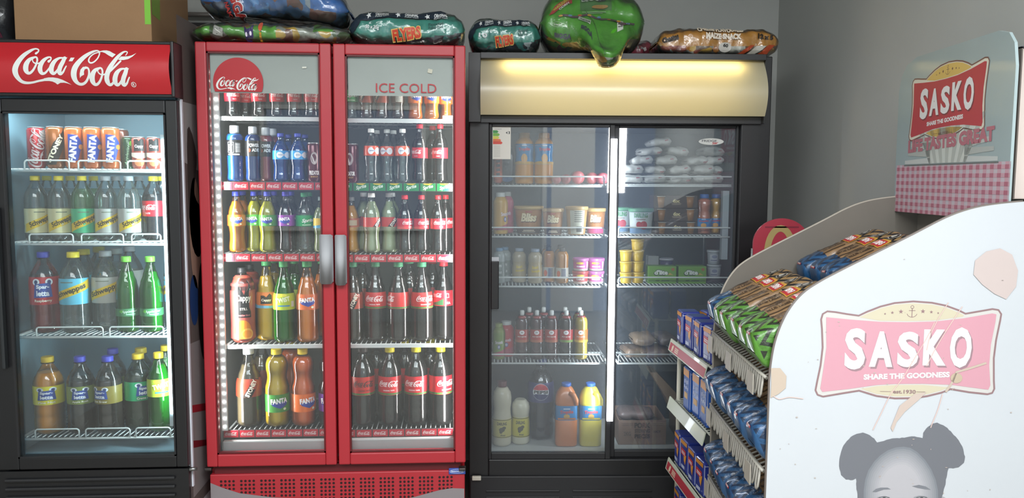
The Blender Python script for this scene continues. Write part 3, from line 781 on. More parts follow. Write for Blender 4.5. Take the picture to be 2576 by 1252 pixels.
def stoney_art(R, h):
    return [PO([(-.55 * R, -.5 * h), (.15 * R, -.5 * h), (.95 * R, .5 * h), (.35 * R, .5 * h)], '1c1614', 1), T('STONEY', .15 * R, 0, h * 1.02, R * .36, 'f0ead8', math.degrees(math.atan2(h, .75 * R)), 3, .05)]
def sparl_art(txt, c1='2c4a9c'):
    def f(R, h):
        return [EL(-.42 * R, .33 * h, .24 * R, .12 * h, 'e6ecf2', 1), EL(.42 * R, .33 * h, .24 * R, .12 * h, 'e6ecf2', 1), EL(-.42 * R, .33 * h, .12 * R, .07 * h, '2c3c74', 2), EL(.42 * R, .33 * h, .12 * R, .07 * h, '2c3c74', 2),
                PO([(-.5 * R, .26 * h), (.5 * R, .30 * h), (.6 * R, -.22 * h), (-.6 * R, -.24 * h)], c1, 2), T('Spar-', 0, .14 * h, R * .8, h * .18, 'eef2fa', layer=3, bold=.04), T('letta', 0, -.08 * h, R * .8, h * .2, 'eef2fa', layer=3, bold=.04),
                T(txt, 0, -.36 * h, R * 1.1, h * .12, 'f2eede', layer=2)]
    return f
def twist_art(R, h): return [T('TWiST', 0, .12 * h, R * 1.35, h * .3, 'eef6c8', 10, 2, .05), EL(-.1 * R, .4 * h, .5 * R, .1 * h, 'e8e23a', 1), RE(.1 * R, -.25 * h, R * 1.1, h * .08, '3a8ac0'), RE(.95 * R, -.15 * h, .3 * R, h * .35, 'd8dcc8', layer=2)]
def bona_art(R, h): return [EL(-.3 * R, 0, .38 * R, .36 * h, 'eef4fa', 1), EL(.7 * R, 0, .38 * R, .36 * h, 'eef4fa', 1), PO([(-.1 * R, .28 * h), (.2 * R, .05 * h), (.5 * R, .28 * h), (.5 * R, -.28 * h), (.2 * R, -.05 * h), (-.1 * R, -.28 * h)], 'eef4fa', 1), T('BONAQUA', -.05 * R, 0, R * .8, h * .12, '2a3f8c', layer=2)]
def power_art(R, h): return [T('POWER', 0, .2 * h, R * 1.35, h * .24, 'eef0f2', layer=1, bold=.05), T('ADE', .2 * R, -.1 * h, R * .85, h * .22, 'eef0f2', layer=1, bold=.05), EL(-.5 * R, -.12 * h, .14 * R, .12 * h, 'd04a28', 1)]
def power_back(R, h): return [LN([(-.75 * R, -.3 * h), (-.1 * R, -.3 * h), (-.1 * R, .35 * h), (-.75 * R, .35 * h)], .0012, 'dfe4e8', closed=True), T('ET', -.45 * R, .02 * h, R * .45, h * .4, 'c8ccd0', layer=1), RE(.35 * R, 0, .55 * R, h * .6, 'b8bcc0')] + [RE(.35 * R, (-.25 + .1 * i) * h, .55 * R, h * .03, '2a2c30', layer=2) for i in range(6)] + [RE(-.1 * R, -.42 * h, R * 1.3, h * .09, 'd8dce0')]
def cappy_big(R, h):
    return [PO([(-.62 * R, .34 * h), (-.3 * R, .34 * h), (.05 * R, .20 * h), (.35 * R, .44 * h), (.62 * R, .34 * h), (.62 * R, -.16 * h), (-.62 * R, -.16 * h)], '1b1a1c', 1), T('Cappy', 0, .14 * h, R * 1.2, h * .13, 'f2eee8', layer=3, bold=.03), T('STILL', 0, -.02 * h, R * .6, h * .04, 'd8d0c8', layer=3),
            T('Breakfast Blend', 0, -.12 * h, R * 1.0, h * .03, 'c87878', layer=3), EL(-.1 * R, -.36 * h, .7 * R, .16 * h, 'd9822c', 1), EL(.25 * R, -.42 * h, .5 * R, .09 * h, 'e8a94e', 2), EL(.25 * R, -.42 * h, .38 * R, .06 * h, 'e0882a', 3)]
def cappy_small(R, h): return [PO([(-.5 * R, .30 * h), (-.2 * R, .30 * h), (0, .2 * h), (.3 * R, .42 * h), (.5 * R, .30 * h), (.5 * R, -.22 * h), (-.5 * R, -.22 * h)], '2a2018', 1), T('Cappy', 0, .0, R * .85, h * .2, 'f2ead8', layer=2, bold=.03), PO([(-1.8 * R, -.5 * h), (1.8 * R, -.5 * h), (1.8 * R, -.15 * h), (.9 * R, -.36 * h), (-.9 * R, -.30 * h), (-1.8 * R, -.1 * h)], '6aaacb', 1)]
def sprite_art(R, h): return [T('Sprite', .2 * R, 0, R * 1.5, h * .42, 'f0f8f0', 4, 2, .03, .3), RE(0, -.38 * h, R * 1, h * .07, 'c8e8c8')]
def lemon_art(R, h): return [PO([(-1.5 * R, .5 * h), (1.5 * R, .5 * h), (1.5 * R, .0), (-1.5 * R, -.3 * h)], 'd6b52e', 1), RE(.6 * R, .05 * h, R * .5, h * .5, '2a2420', layer=2), EL(-.2 * R, -.3 * h, .15 * R, .1 * h, 'e8f0f8', 2)]
def appl_art(R, h): return [T('Appletiser', 0, .1 * h, R * 1.35, h * .45, 'dfeee0', 3, 1, .0, .3), RE(.1 * R, -.25 * h, R * .8, h * .12, '9cc8a8'), EL(-.7 * R, .15 * h, .16 * R, .2 * h, '5aa83a')]
def pepsi_art(R, h): return [EL(0, .05 * h, .62 * R, .62 * R, 'e8eaee', 1), PO([(.60 * R * math.cos(a), .05 * h + .60 * R * math.sin(a)) for a in [.15 + i * (PI - .3) / 14 for i in range(15)]], 'c0283a', 2), PO([(.60 * R * math.cos(a), .05 * h + .60 * R * math.sin(a)) for a in [PI + .35 + i * (PI - .7) / 14 for i in range(15)]], '2c2f66', 2), RE(0, .05 * h, 1.2 * R, .30 * R, 'e8eaee', layer=3), T('PEPSI', 0, .05 * h, 1.05 * R, .25 * R, '2a2a30', layer=4, bold=.05)]
def trop_art(R, h): return [T('Tropika', 0, .22 * h, R * 1.25, h * .2, 'c8485a', 3, 2, .05, .2), RE(0, .42 * h, R * .5, h * .05, 'e8ecf2', layer=2), EL(.0, -.2 * h, .35 * R, .22 * h, 'd8a050', 2), PO([(-1.9 * R, -.5 * h), (1.9 * R, -.5 * h), (1.9 * R, -.38 * h), (.5 * R, -.46 * h), (-.6 * R, -.34 * h), (-1.9 * R, -.42 * h)], 'c89a3c', 1)]
def jq_art(base):
    return lambda R, h: [EL(0, .28 * h, .36 * R, .17 * h, 'eeeaea', 1), T('JQ', 0, .28 * h, R * .34, h * .13, '3a2a2a', layer=2), T('FRUIT NECTAR', 0, -.05 * h, R * 1.25, h * .09, 'f0e8e0', layer=2), RE(0, -.4 * h, R * 3.2, h * .18, base)]
def stump_art(R, h): return [T('Steri', 0, .15 * h, R * .9, h * .22, 'c8ae3e', 5, 2, .06), T('Stumpie', .1 * R, -.12 * h, R * 1.2, h * .22, 'c8ae3e', 5, 2, .06)]
def darl_art(R, h):
    return [T('DARLING', 0, .27 * h, R * 1.0, h * .16, '3a3a34', layer=2, bold=.03), EL(0, -.05 * h, .3 * R, .12 * h, '5a563c', 2), EL(.22 * R, .05 * h, .2 * R, .08 * h, '5a563c', 2), EL(-.1 * R, -.16 * h, .16 * R, .09 * h, '5a563c', 2), T('Amasi', .1 * R, -.34 * h, R * .5, h * .1, '3a3a34', layer=2), RE(0, .46 * h, R * 3.4, h * .03, '4c4838', layer=1), RE(0, -.46 * h, R * 3.4, h * .03, '4c4838', layer=1)]
def smoo_art(R, h): return [T('Smooth', 0, .1 * h, R * 1.2, h * .14, 'e8dce8', 3, 2, .03), EL(.0, -.1 * h, .24 * R, .1 * h, '3a4a8a', 1), EL(.0, -.1 * h, .15 * R, .06 * h, 'b8b8d0', 2), PO([(-1.6 * R, -.45 * h), (1.6 * R, -.15 * h), (1.6 * R, -.5 * h), (-1.6 * R, -.5 * h)], 'a8445c', 1)]
def juice_back(R, h): return [EL(-.55 * R, -.05 * h, .3 * R, .28 * h, 'd06030', 1), RE(.25 * R, 0, .7 * R, h * .8, '5c6070'), ] + [RE(.25 * R, (-.3 + .12 * i) * h, .6 * R, h * .03, 'a8acb8', layer=2) for i in range(6)]

kR, kL, kB = .001625, .001555, .00180
def B(prof, h, wd, k, **a):
    return dict(prof=prof, H=h * k, R=wd * k / 2 * .95, **a)
SPEC = {
 # left cooler
 'tonic_clear': ('soda_bottle', 'clear soda bottle, yellow cap, cream and yellow label', 'bottle', B('straight', 162, 57, kL, liq='clear', lvl=.80, cap='e0c81e', lab=(.13, .50, 'cdc79a'), art=schw_art, petal=1)),
 'tonic_green': ('soda_bottle', 'lime soda bottle, yellow cap, green label', 'bottle', B('straight', 162, 57, kL, liq='clearg', lvl=.80, cap='e0c81e', lab=(.13, .50, '3fae7c'), art=schw_art, petal=1)),
 'tonic_grey': ('soda_bottle', 'clear soda bottle, grey cap, grey and yellow label', 'bottle', B('straight', 162, 57, kL, liq='clear', lvl=.80, cap='9a9da0', lab=(.13, .50, 'a9aaa4'), art=schw_art, petal=1)),
 'cola_1l': ('soda_bottle', 'dark cola bottle, yellow cap, red label', 'bottle', B('straight', 162, 57, kL, liq='0c0a14', lvl=.72, cap='e0c81e', lab=(.38, .62, 'c01a28'), art=coke_small, petal=1)),
 'rasp_2l': ('soda_bottle', 'deep red soda bottle, blue cap', 'bottle', B('straight', 204, 74, kL, liq='6a0d16', lvl=.70, cap='2c3aa8', lab=(.36, .70, 'b01826'), art=sparl_art('Raspberry'), petal=1)),
 'tonic_cyan2': ('soda_bottle', 'clear soda bottle, yellow cap, pale blue label', 'bottle', B('straight', 204, 74, kL, liq='clear', lvl=.82, cap='e0c81e', lab=(.36, .68, '58b4cf'), art=schw_art, petal=1)),
 'tonic_grey2': ('soda_bottle', 'large clear soda bottle, grey cap, grey label', 'bottle', B('straight', 204, 74, kL, liq='clear', lvl=.82, cap='9a9da0', lab=(.36, .68, 'a9a9a0'), art=schw_art, petal=1)),
 'apple_glass': ('juice_bottle', 'tall green glass juice bottle, lime cap', 'bottle', B('tall', 192, 60, kL, liq='1f8a30', lvl=.8, cap='6fc83a', shell=PETG, lab=(.22, .32, '3b7a4c'), art=appl_art)),
 'pine_2l': ('soda_bottle', 'orange-yellow soda bottle, yellow label', 'bottle', B('straight', 196, 76, kL, liq='d0891c', lvl=.80, cap='d8b21c', lab=(.40, .64, 'e0d21e'), art=sparl_art('Pine Nut'), petal=1)),
 'cream_br': ('soda_bottle', 'brown soda bottle, blue cap, olive label', 'bottle', B('straight', 196, 70, kL, liq='2c2a26', lvl=.70, cap='3c3fae', lab=(.40, .63, '7a8a3c'), art=sparl_art('Apple Rush'), petal=1)),
 'iron_br': ('soda_bottle', 'brown soda bottle, blue cap, ochre label', 'bottle', B('straight', 196, 70, kL, liq='2e2720', lvl=.70, cap='3c3fae', lab=(.40, .63, '8a7a34'), art=sparl_art('Iron Brew'), petal=1)),
 'creme_2l': ('soda_bottle', 'green soda bottle, yellow cap, emerald label', 'bottle', B('straight', 196, 74, kL, liq='0c3418', lvl=.74, cap='d8b21c', lab=(.40, .65, '1e9a64'), art=sparl_art('Creme Soda'), petal=1)),
 'twist_2l': ('soda_bottle', 'bright green soda bottle, yellow cap, lemon label', 'bottle', B('straight', 204, 62, kL, liq='2e9440', lvl=.85, cap='d8b21c', shell=PETG, lab=(.46, .68, 'b8c83a'), art=twist_art, petal=1)),
 'fanta_edge': ('soda_bottle', 'orange soda bottle at the right wall', 'bottle', B('straight', 190, 62, kL, liq='c8642c', lvl=.85, cap='d8b21c', lab=(.40, .62, 'd8682c'), art=fanta_art, petal=1)),
 # red cooler
 'cola_300': ('soda_bottle', 'small dark cola bottle, red label', 'bottle', B('contour', 104, 40, kR, liq='0a0506', lvl=.86, cap='b81a28', lab=(.36, .62, 'c41f2e'), art=coke_small, petal=1)),
 'sprite_300': ('soda_bottle', 'small clear soda bottle, green label', 'bottle', B('contour', 104, 36, kR, liq='clear', lvl=.86, cap='2e9a4c', lab=(.40, .68, '1f9a48'), art=sprite_art, petal=1)),
 'ginger_300': ('soda_bottle', 'small brown soda bottle, rust label', 'bottle', B('contour', 104, 38, kR, liq='4c3a2c', lvl=.86, cap='d8d8d8', lab=(.38, .64, '9c3c24'), art=stoney_art, petal=1)),
 'ginger_300b': ('soda_bottle', 'small brown soda bottle turned to its barcode', 'bottle', B('contour', 104, 38, kR, liq='4c3a2c', lvl=.86, cap='d8d8d8', lab=(.38, .64, '5c4434'), art=lambda R, h: [RE(.1 * R, 0, R * .8, h * .8, 'd8d8d0')] + [RE(.1 * R, (-.3 + .12 * i) * h, R * .7, h * .04, '4a4a48', layer=2) for i in range(6)], petal=1)),
 'fanta_300': ('soda_bottle', 'small orange soda bottle', 'bottle', B('contour', 104, 40, kR, liq='d86818', lvl=.86, cap='2f3aa8', lab=(.38, .64, 'e06a20'), art=fanta_art, petal=1)),
 'power_blue': ('sports_drink_bottle', 'blue sports drink bottle, black label', 'bottle', B('sport', 138, 46, kR, liq='1558b0', lvl=.84, cap='c8cdd2', cf=.86, cr=.52, lab=(.46, .74, '17181c'), art=power_back)),
 'power_blue2': ('sports_drink_bottle', 'dark blue sports drink bottle, black label', 'bottle', B('sport', 136, 42, kR, liq='123a78', lvl=.84, cap='b8bdc4', cf=.86, cr=.52, lab=(.46, .74, '17181c'), art=power_art)),
 'power_red': ('sports_drink_bottle', 'red sports drink bottle, black label', 'bottle', B('sport', 136, 42, kR, liq='7c2a34', lvl=.84, cap='c8d0d8', cf=.86, cr=.52, lab=(.46, .74, '1a1a1e'), art=power_art)),
 'water_blue': ('water_bottle', 'blue-tinted water bottle, blue cap', 'bottle', B('contour', 120, 42, kR, liq='3a5a80', lvl=.84, cap='2838a0', shell=PETB, lab=(.46, .64, '2f9ada'), art=bona_art)),
 'water_or': ('water_bottle', 'clear water bottle, white cap, orange label', 'bottle', B('contour', 135, 40, kR, liq='clear', lvl=.72, cap='dfe2e0', lab=(.50, .68, 'd8502c'), art=bona_art)),
 'cola_500': ('soda_bottle', 'dark cola bottle, red cap, red label', 'bottle', B('contour', 147, 42, kR, liq='0a0506', lvl=.86, cap='c41f2e', lab=(.42, .60, 'c92432'), art=coke_small)),
 'fanta_500': ('soda_bottle', 'orange soda bottle, blue cap', 'bottle', B('contour', 152, 46, kR, liq='e87a18', lvl=.84, cap='2f3aa8', lab=(.44, .62, 'e0742a'), art=fanta_art)),
 'pine_500': ('soda_bottle', 'yellow-green soda bottle, blue cap, green label', 'bottle', B('contour', 152, 46, kR, liq='9c9a22', lvl=.84, cap='2f3aa8', lab=(.44, .62, '4a9a3a'), art=fanta_art)),
 'grape_500': ('soda_bottle', 'dark purple soda bottle, blue cap, violet label', 'bottle', B('contour', 152, 44, kR, liq='120a1c', lvl=.80, cap='3a30a0', lab=(.44, .62, '8a3a9c'), art=fanta_art)),
 'sprite_500': ('soda_bottle', 'clear soda bottle, green cap, green label', 'bottle', B('contour', 150, 46, kR, liq='clear', lvl=.78, cap='3fa06a', lab=(.44, .62, '22a055'), art=sprite_art)),
 'lemon_500': ('soda_bottle', 'pale lemon soda bottle, yellow and blue label', 'bottle', B('contour', 140, 44, kR, liq='8a9468', lvl=.80, cap='6a7a78', lab=(.44, .62, '3f9ac8'), art=lemon_art)),
 'ginger_500': ('soda_bottle', 'cloudy ginger soda bottle, white cap, red label', 'bottle', B('contour', 152, 46, kR, liq='8f9a78', lvl=.86, cap='e6e8e6', lab=(.44, .60, 'c83c28'), art=stoney_art)),
 'oj_500': ('juice_bottle', 'orange juice bottle with an orange label', 'bottle', B('contour', 142, 44, kR, liq='c88a1c', lvl=.84, cap='8a8a88', lab=(.46, .62, 'c8682a'), art=lambda R, h: [RE(.2 * R, 0, R, h * .6, 'd8c8a0')])),
 'cappy_still': ('juice_bottle', 'rounded red juice bottle, black print', 'bottle', B('dome', 190, 64, kR, liq='b04a3c', lvl=.9, cap='26262a', cr=.36, lab=(.06, .90, 'b0544c'), labm=M('b0504a', .35, coat=.3), art=cappy_big)),
 'cappy_or': ('juice_bottle', 'orange juice bottle, green cap, blue-footed label', 'bottle', B('tall', 206, 60, kR, liq='eaa414', lvl=.80, cap='3f9a5a', lab=(.41, .61, 'd8782a'), art=cappy_small)),
 'twist_15': ('soda_bottle', 'bright green soda bottle, green cap, lime label', 'bottle', B('tall', 206, 58, kR, liq='1f8f34', lvl=.80, cap='3f9a5a', shell=PETG, lab=(.41, .61, 'b8d02e'), art=twist_art)),
 'fanta_15': ('soda_bottle', 'orange soda bottle, green cap', 'bottle', B('tall', 206, 60, kR, liq='e87418', lvl=.80, cap='3f9a5a', lab=(.41, .60, 'd8682c'), art=fanta_art)),
 'ginger_2l': ('soda_bottle', 'brown ginger soda bottle, white cap', 'bottle', B('tall', 200, 68, kR, liq='5c5038', lvl=.80, cap='c8ccd0', lab=(.40, .63, '9c3420'), art=stoney_art, petal=1)),
 'pine_2lw': ('soda_bottle', 'waisted yellow soda bottle, yellow cap', 'bottle', B('waist', 198, 66, kR, liq='c8a41a', lvl=.9, cap='dcc020', lab=(.20, .43, '3f9038'), art=fanta_art, petal=1)),
 'fanta_2lw': ('soda_bottle', 'waisted orange soda bottle, yellow cap', 'bottle', B('waist', 198, 66, kR, liq='d85a14', lvl=.9, cap='dcc020', lab=(.20, .43, 'e06a20'), art=fanta_art, petal=1)),
 'grape_2lw': ('soda_bottle', 'waisted purple soda bottle', 'bottle', B('waist', 198, 66, kR, liq='1c0c24', lvl=.9, cap='3a30a0', lab=(.20, .43, '7a2aa8'), art=fanta_art, petal=1)),
 'cola_15': ('soda_bottle', 'cola bottle, green cap, red label', 'bottle', B('tall', 206, 60, kR, liq='241c1a', lvl=.80, cap='4a9a70', lab=(.42, .62, 'c02a2a'), art=coke_art())),
 'cola_15r': ('soda_bottle', 'cola bottle, red cap, flag-striped label', 'bottle', B('tall', 206, 58, kR, liq='160a0a', lvl=.80, cap='c02030', lab=(.44, .63, 'c41f2e'), art=lambda R, h: [LG(-.7 * R, .2 * h, R * 1.3, 'f0e0e0', n=2), LN([(.35 * R, .3 * h), (.62 * R, .3 * h), (.62 * R, .05 * h), (.35 * R, .05 * h)], .003, 'f2ecec', closed=True), T('RSA', .5 * R, -.3 * h, R * .5, h * .16, 'f2ecec'), PO([(-1 * R, -.45 * h), (.1 * R, -.45 * h), (.1 * R, .0), (-.4 * R, -.2 * h), (-1 * R, -.3 * h)], '2f5a34', 1)])),
 'ginger_15': ('soda_bottle', 'ginger soda bottle, green cap, rust label', 'bottle', B('tall', 206, 56, kR, liq='4a3c30', lvl=.80, cap='4a9a70', lab=(.42, .62, 'a8402a'), art=stoney_art)),
 'cola_2l': ('soda_bottle', 'big dark cola bottle, yellow cap', 'bottle', B('straight', 206, 64, kR, liq='0a0506', lvl=.80, cap='d8c81c', lab=(.41, .64, 'c41a28'), art=coke_art(), petal=1)),
 'cola_2lz': ('soda_bottle', 'big dark cola bottle, black-lettered label', 'bottle', B('straight', 206, 66, kR, liq='0a0506', lvl=.80, cap='2c2224', lab=(.41, .64, 'b82018'), art=coke_art('1c0c0c'), petal=1)),
 # black fridge
 'trop_2l': ('juice_bottle', 'orange drink bottle in blue wrapper', 'bottle', B('wide', 128, 50, kB, opaque='c8892c', cap='c8892c', cr=.6, cf=.90, lab=(.38, .78, '2f86b8'), labm=M('2c80b4', .25, coat=.6), art=trop_art)),
 'smooth_y': ('yogurt_drink_bottle', 'yellow drinking-yogurt bottle', 'bottle', B('smooth', 105, 40, kB, opaque='c89a34', cap='c8ccca', cr=.62, cf=.90, lab=(.1, .75, 'c8983a'), art=smoo_art)),
 'smooth_p': ('yogurt_drink_bottle', 'pink drinking-yogurt bottle, white cap', 'bottle', B('smooth', 106, 38, kB, opaque='b8506a', cap='b8bcba', cr=.62, cf=.90, lab=(.1, .75, 'b4486a'), art=smoo_art)),
 'smooth_g': ('yogurt_drink_bottle', 'green drinking-yogurt bottle', 'bottle', B('smooth', 92, 34, kB, opaque='7a8a3c', cap='8a9a4c', cr=.62, cf=.90, lab=(.1, .75, '6f8a38'), art=smoo_art)),
 'smooth_r': ('yogurt_drink_bottle', 'red drinking-yogurt bottle', 'bottle', B('smooth', 92, 44, kB, opaque='b0303c', cap='c8ccca', cr=.62, cf=.90, lab=(.1, .75, 'b82c3c'), art=smoo_art)),
 'stumpie': ('milk_drink_bottle', 'pale flavoured-milk bottle, yellow print', 'bottle', B('wide', 88, 38, kB, opaque='a89c84', cap='8a98a8', cr=.6, cf=.92, lab=(.2, .62, 'a89878'), art=stump_art)),
 'white_milk': ('milk_drink_bottle', 'grey-white milk bottle', 'bottle', B('wide', 90, 34, kB, opaque='9aa2a0', cap='5a86a8', cr=.6, cf=.92, lab=(.2, .62, '78807c'), art=lambda R, h: [RE(0, 0, R * .8, h * .6, 'b8bcb8')])),
 'oj_black': ('juice_bottle', 'orange juice bottle, black cap, white label', 'bottle', B('smooth', 92, 36, kB, liq='b87a2a', lvl=.88, cap='2a2c30', cr=.5, cf=.86, lab=(.14, .44, 'b8b4a8'), art=juice_back)),
 'nectar_red': ('juice_bottle', 'red nectar bottle, red cap, white spout', 'bottle', B('smooth', 126, 38, kB, liq='4a2226', lvl=.84, cap='b03a3a', cr=.62, cf=.82, spout='d4d6d2', lab=(.36, .62, 'a8322c'), art=jq_art('a85a3c'))),
 'nectar_apple': ('juice_bottle', 'dark apple nectar bottle, red cap, white spout', 'bottle', B('smooth', 126, 38, kB, liq='22201c', lvl=.84, cap='b03a3a', cr=.62, cf=.82, spout='d4d6d2', lab=(.36, .62, 'a02428'), art=jq_art('6a8a3a'))),
 'nectar_pine': ('juice_bottle', 'yellow nectar bottle, red cap, white spout', 'bottle', B('smooth', 126, 38, kB, liq='b8a040', lvl=.86, cap='b03a3a', cr=.62, cf=.82, spout='d4d6d2', lab=(.36, .62, 'c06a2c'), art=jq_art('c8a83c'))),
 'darling': ('milk_bottle', 'cream sour-milk bottle, yellow label', 'milk bottle', B('wide', 128, 50, kB, opaque='d0ccb4', cap='-', lab=(.16, .56, 'ccc24a'), art=darl_art)),
 'darling_cap': ('milk_bottle', 'cream sour-milk bottle, brown cap', 'milk bottle', B('wide', 168, 52, kB, opaque='cdc6ae', cap='5a2028', cr=.5, cf=.92, lab=(.14, .43, 'ccc070'), art=darl_art)),
 'pepsi': ('soda_bottle', 'big dark cola bottle, round tricolour emblem', 'bottle', B('straight', 215, 74, kB, liq='12121c', lvl=.86, cap='2a3a7a', lab=(.48, .72, '3a3a6c'), art=pepsi_art, petal=1)),
 'peach_j': ('juice_bottle', 'peach drink bottle, blue cap, blue label', 'bottle', B('wide', 102, 42, kB, liq='b8705a', lvl=.9, cap='2f66b0', cr=.58, cf=.90, lab=(.16, .40, '2c7fc0'), art=trop_art)),
 'orange_j': ('juice_bottle', 'orange drink bottle, blue cap, blue label', 'bottle', B('wide', 102, 42, kB, liq='b8862a', lvl=.9, cap='2f66b0', cr=.58, cf=.90, lab=(.16, .40, '2c7fc0'), art=trop_art)),
}
_cache = {}
def copy_tree(o, parent=None):
    c = o.copy(); COL.objects.link(c); c.parent = parent
    for ch in list(o.children): copy_tree(ch, c)
    return c
def proto(key, build):
    """first call builds the thing, later calls copy it with its parts"""
    if key in _cache:
        r = copy_tree(_cache[key])
        for k in ('label', 'group', 'category'):
            if k in r: del r[k]
        return r
    r = D.objects.new('x', None); COL.objects.link(r); r.empty_display_size = .05
    r = build(r); _cache[key] = r; return r
ORD = ['leftmost', 'second from left', 'third from left', 'fourth from left', 'fifth from left', 'sixth from left', 'seventh from left', 'eighth from left']
PEND = []                                                    # (object, desc, place, x, row)
def finish(o, name, desc, cat, place, x, group=None):
    o.name = name; PEND.append((o, desc, cat, place, x, group))
def flush():
    by = {}
    for t in PEND: by.setdefault((t[1], t[3]), []).append(t)
    for (desc, place), l in by.items():
        l.sort(key=lambda t: t[4])
        for i, (o, d_, cat, pl, x, g) in enumerate(l):
            if len(l) == 1: lab = '%s, %s' % (desc, place)
            elif i == len(l) - 1: lab = '%s, %s, %s' % ('right-hand one of two' if len(l) == 2 else 'rightmost', desc, place)
            else: lab = '%s, %s, %s' % ('left-hand one of two' if len(l) == 2 else ORD[i], desc, place)
            while len(lab.replace(',', ' ').split()) > 16 and ', ' in desc:
                cut = desc.rsplit(', ', 1)[0]; lab = lab.replace(desc, cut); desc = cut
            o['label'] = lab; o['category'] = cat
            if g: o['group'] = g
def face_cam(fr, x, y):
    w_ = fr.w(x, y, 0); return math.atan2(-w_.x, w_.y)
def put(key, fr, px, z, d, place, spin=0, row='', py=None):
    nm, desc, cat, s = SPEC[key]
    py = py if py is not None else 640
    if py == 640:                                            # aim at the middle of the bottle
        a = fr.hy(px, 640, d); 
        py = 640 + (a.z - (z + s['H'] * .5)) / (FPX and 1) * FPX / 3.3
    q = fr.hy(px, py, d)
    r = proto(key, lambda r: make_bottle(nm, s, r))
    x, y = settle(fr, z, q.x, d, s['R'])
    r.location = fr.w(x, y, z + .0005); r.rotation_euler = (0, 0, face_cam(fr, x, y) + math.radians(spin))
    finish(r, nm, desc, cat, (row + ' ' if row else '') + place, q.x, 'bottles in the coolers'); return r
SETTLED = {}
LIMX = {}
def settle(fr, z, x, y, R):
    """keep round things on one shelf clear of each other: a later one steps back until it fits"""
    l = SETTLED.setdefault((id(fr), round(z, 3)), []); lo, hi = LIMX[id(fr)]
    x = max(lo + R + .004, min(hi - R - .004, x))
    for _ in range(400):
        hit = [(math.hypot(x - a, y - b) - (R + r + .0032), a, b, r) for a, b, r in l]
        m_ = min(hit, default=(1,))
        if m_[0] >= 0: break
        if m_[0] > -.012 and abs(x - m_[1]) > abs(y - m_[2]): 
            nx = x + math.copysign(.0005, x - m_[1])
            if lo + R < nx < hi - R and not any(math.hypot(nx - a, y - b) < R + r and a != m_[1] for a, b, r in l): x = nx; continue
        y += .001
    if y > .60: print('TOO DEEP', z, x, y)
    l.append((x, y, R)); return x, y

# ---- cans
def make_can(R, H, body, arts, top='b8babc', rim=.0):
    def f(root):
        MB().lathe([(0, R * .80), (.004, R * .86), (.012, R), (H - .012, R), (H - .005, R * .88)], 26).build('can_body', M(body, .25, metal=.35, coat=.3, name='can_print'), root)
        MB().lathe([(H - .0052, R * .88), (H - .001, R * .90), (H, R * .88), (H - .003, R * .82), (H - .003, R * .1)], 26).build('can_lid', M(top, .3, metal=.8), root)
        fm = lambda u, v, l: ((R + .0004 * l) * math.cos(-PI / 2 + u / R), (R + .0004 * l) * math.sin(-PI / 2 + u / R), H / 2 + v)
        art('lettering', arts(R, H), fm, root, step=R * .22)
        return root
    return f
CANS = {
 'can_cola': ('slim red can, silver script', (.0215 * 1.5, .158, 'a8202a', lambda R, H: [RE(0, 0, R * .9, H * .02, '7c1a20'), LG(0, 0, H * .95, 'b8a8a8', 80, n=2, hs=1.25), PO([(.5 * R, .4 * H), (1.2 * R, .46 * H), (1.0 * R, .1 * H), (.45 * R, .25 * H)], '8c8a8a')])),
 'can_bronze': ('bronze can with black diagonal lettering', (.033, .161, '8c4c1c', lambda R, H: [PO([(-1.2 * R, -.5 * H + .014), (.1 * R, -.5 * H + .014), (1.3 * R, .12 * H), (1.3 * R, .46 * H), (-.1 * R, .1 * H)], '1c120c'), T('STONEY', .1 * R, -.02 * H, H * .72, R * .55, 'e8dcc0', 64, 3, .05)])),
 'can_orange': ('orange can with blue upright lettering', (.033, .160, 'c0602c', lambda R, H: [PO([(-.55 * R, -.36 * H), (.5 * R, -.30 * H), (1.1 * R, .12 * H), (.5 * R, .3 * H), (-.5 * R, .32 * H)], '27409c'), T('FANTA', 0, -.02 * H, H * .66, R * .75, 'f0f0f4', 84, 3, .05), EL(.9 * R, .02 * H, .3 * R, .06 * H, 'd8883a', 2)])),
 'can_dark': ('dark orange can half hidden behind', (.030, .158, '6c3424', lambda R, H: [RE(0, 0, R, H * .5, '4a2018')])),
 'can_green': ('small black and green can', (.023, .126, '143a1c', lambda R, H: [T('Appletiser', -.1 * R, -.04 * H, H * .72, R * .55, 'b8d8b0', 82, 2, 0, .3), EL(.5 * R, .28 * H, .3 * R, .08 * H, '6ab83a'), EL(.65 * R, .16 * H, .22 * R, .05 * H, '4a9a2e')])),
 'can_peach': ('small red juice can, black patch', (.0265, .124, 'a84a3c', lambda R, H: [PO([(-.7 * R, .42 * H), (-.2 * R, .42 * H), (0, .36 * H), (.3 * R, .44 * H), (.7 * R, .42 * H), (.7 * R, .05 * H), (-.7 * R, .05 * H)], '1e1a1a'), T('Cappy', 0, .19 * H, R * 1.15, H * .12, 'f0e8e0', 0, 3, .04), PO([(-1.5 * R, .0), (1.5 * R, 0), (1.5 * R, -.12 * H), (0, -.2 * H), (-1.5 * R, -.1 * H)], 'd8c8b8'), EL(0, -.3 * H, .7 * R, .12 * H, 'c87a4c', 2)])),
 'can_maroon': ('maroon energy drink can, lion head', (.0265, .158, '5c1424', lambda R, H: [EL(0, .10 * H, .55 * R, .16 * H, 'b8b0b0', 1), EL(-.05 * R, .10 * H, .36 * R, .11 * H, '5c1424', 2), PO([(-.4 * R, .2 * H), (-.1 * R, .1 * H), (.1 * R, .0), (.3 * R, .12 * H), (.2 * R, .02 * H), (0, -.06 * H), (-.25 * R, .04 * H)], 'd8d4d4', 3), T('PREDATOR', 0, -.27 * H, R * 1.6, H * .11, 'e0dcdc', 0, 2, .05), T('ENERGY', 0, -.37 * H, R * 1.1, H * .04, 'c8a060', 0, 2)])),
}
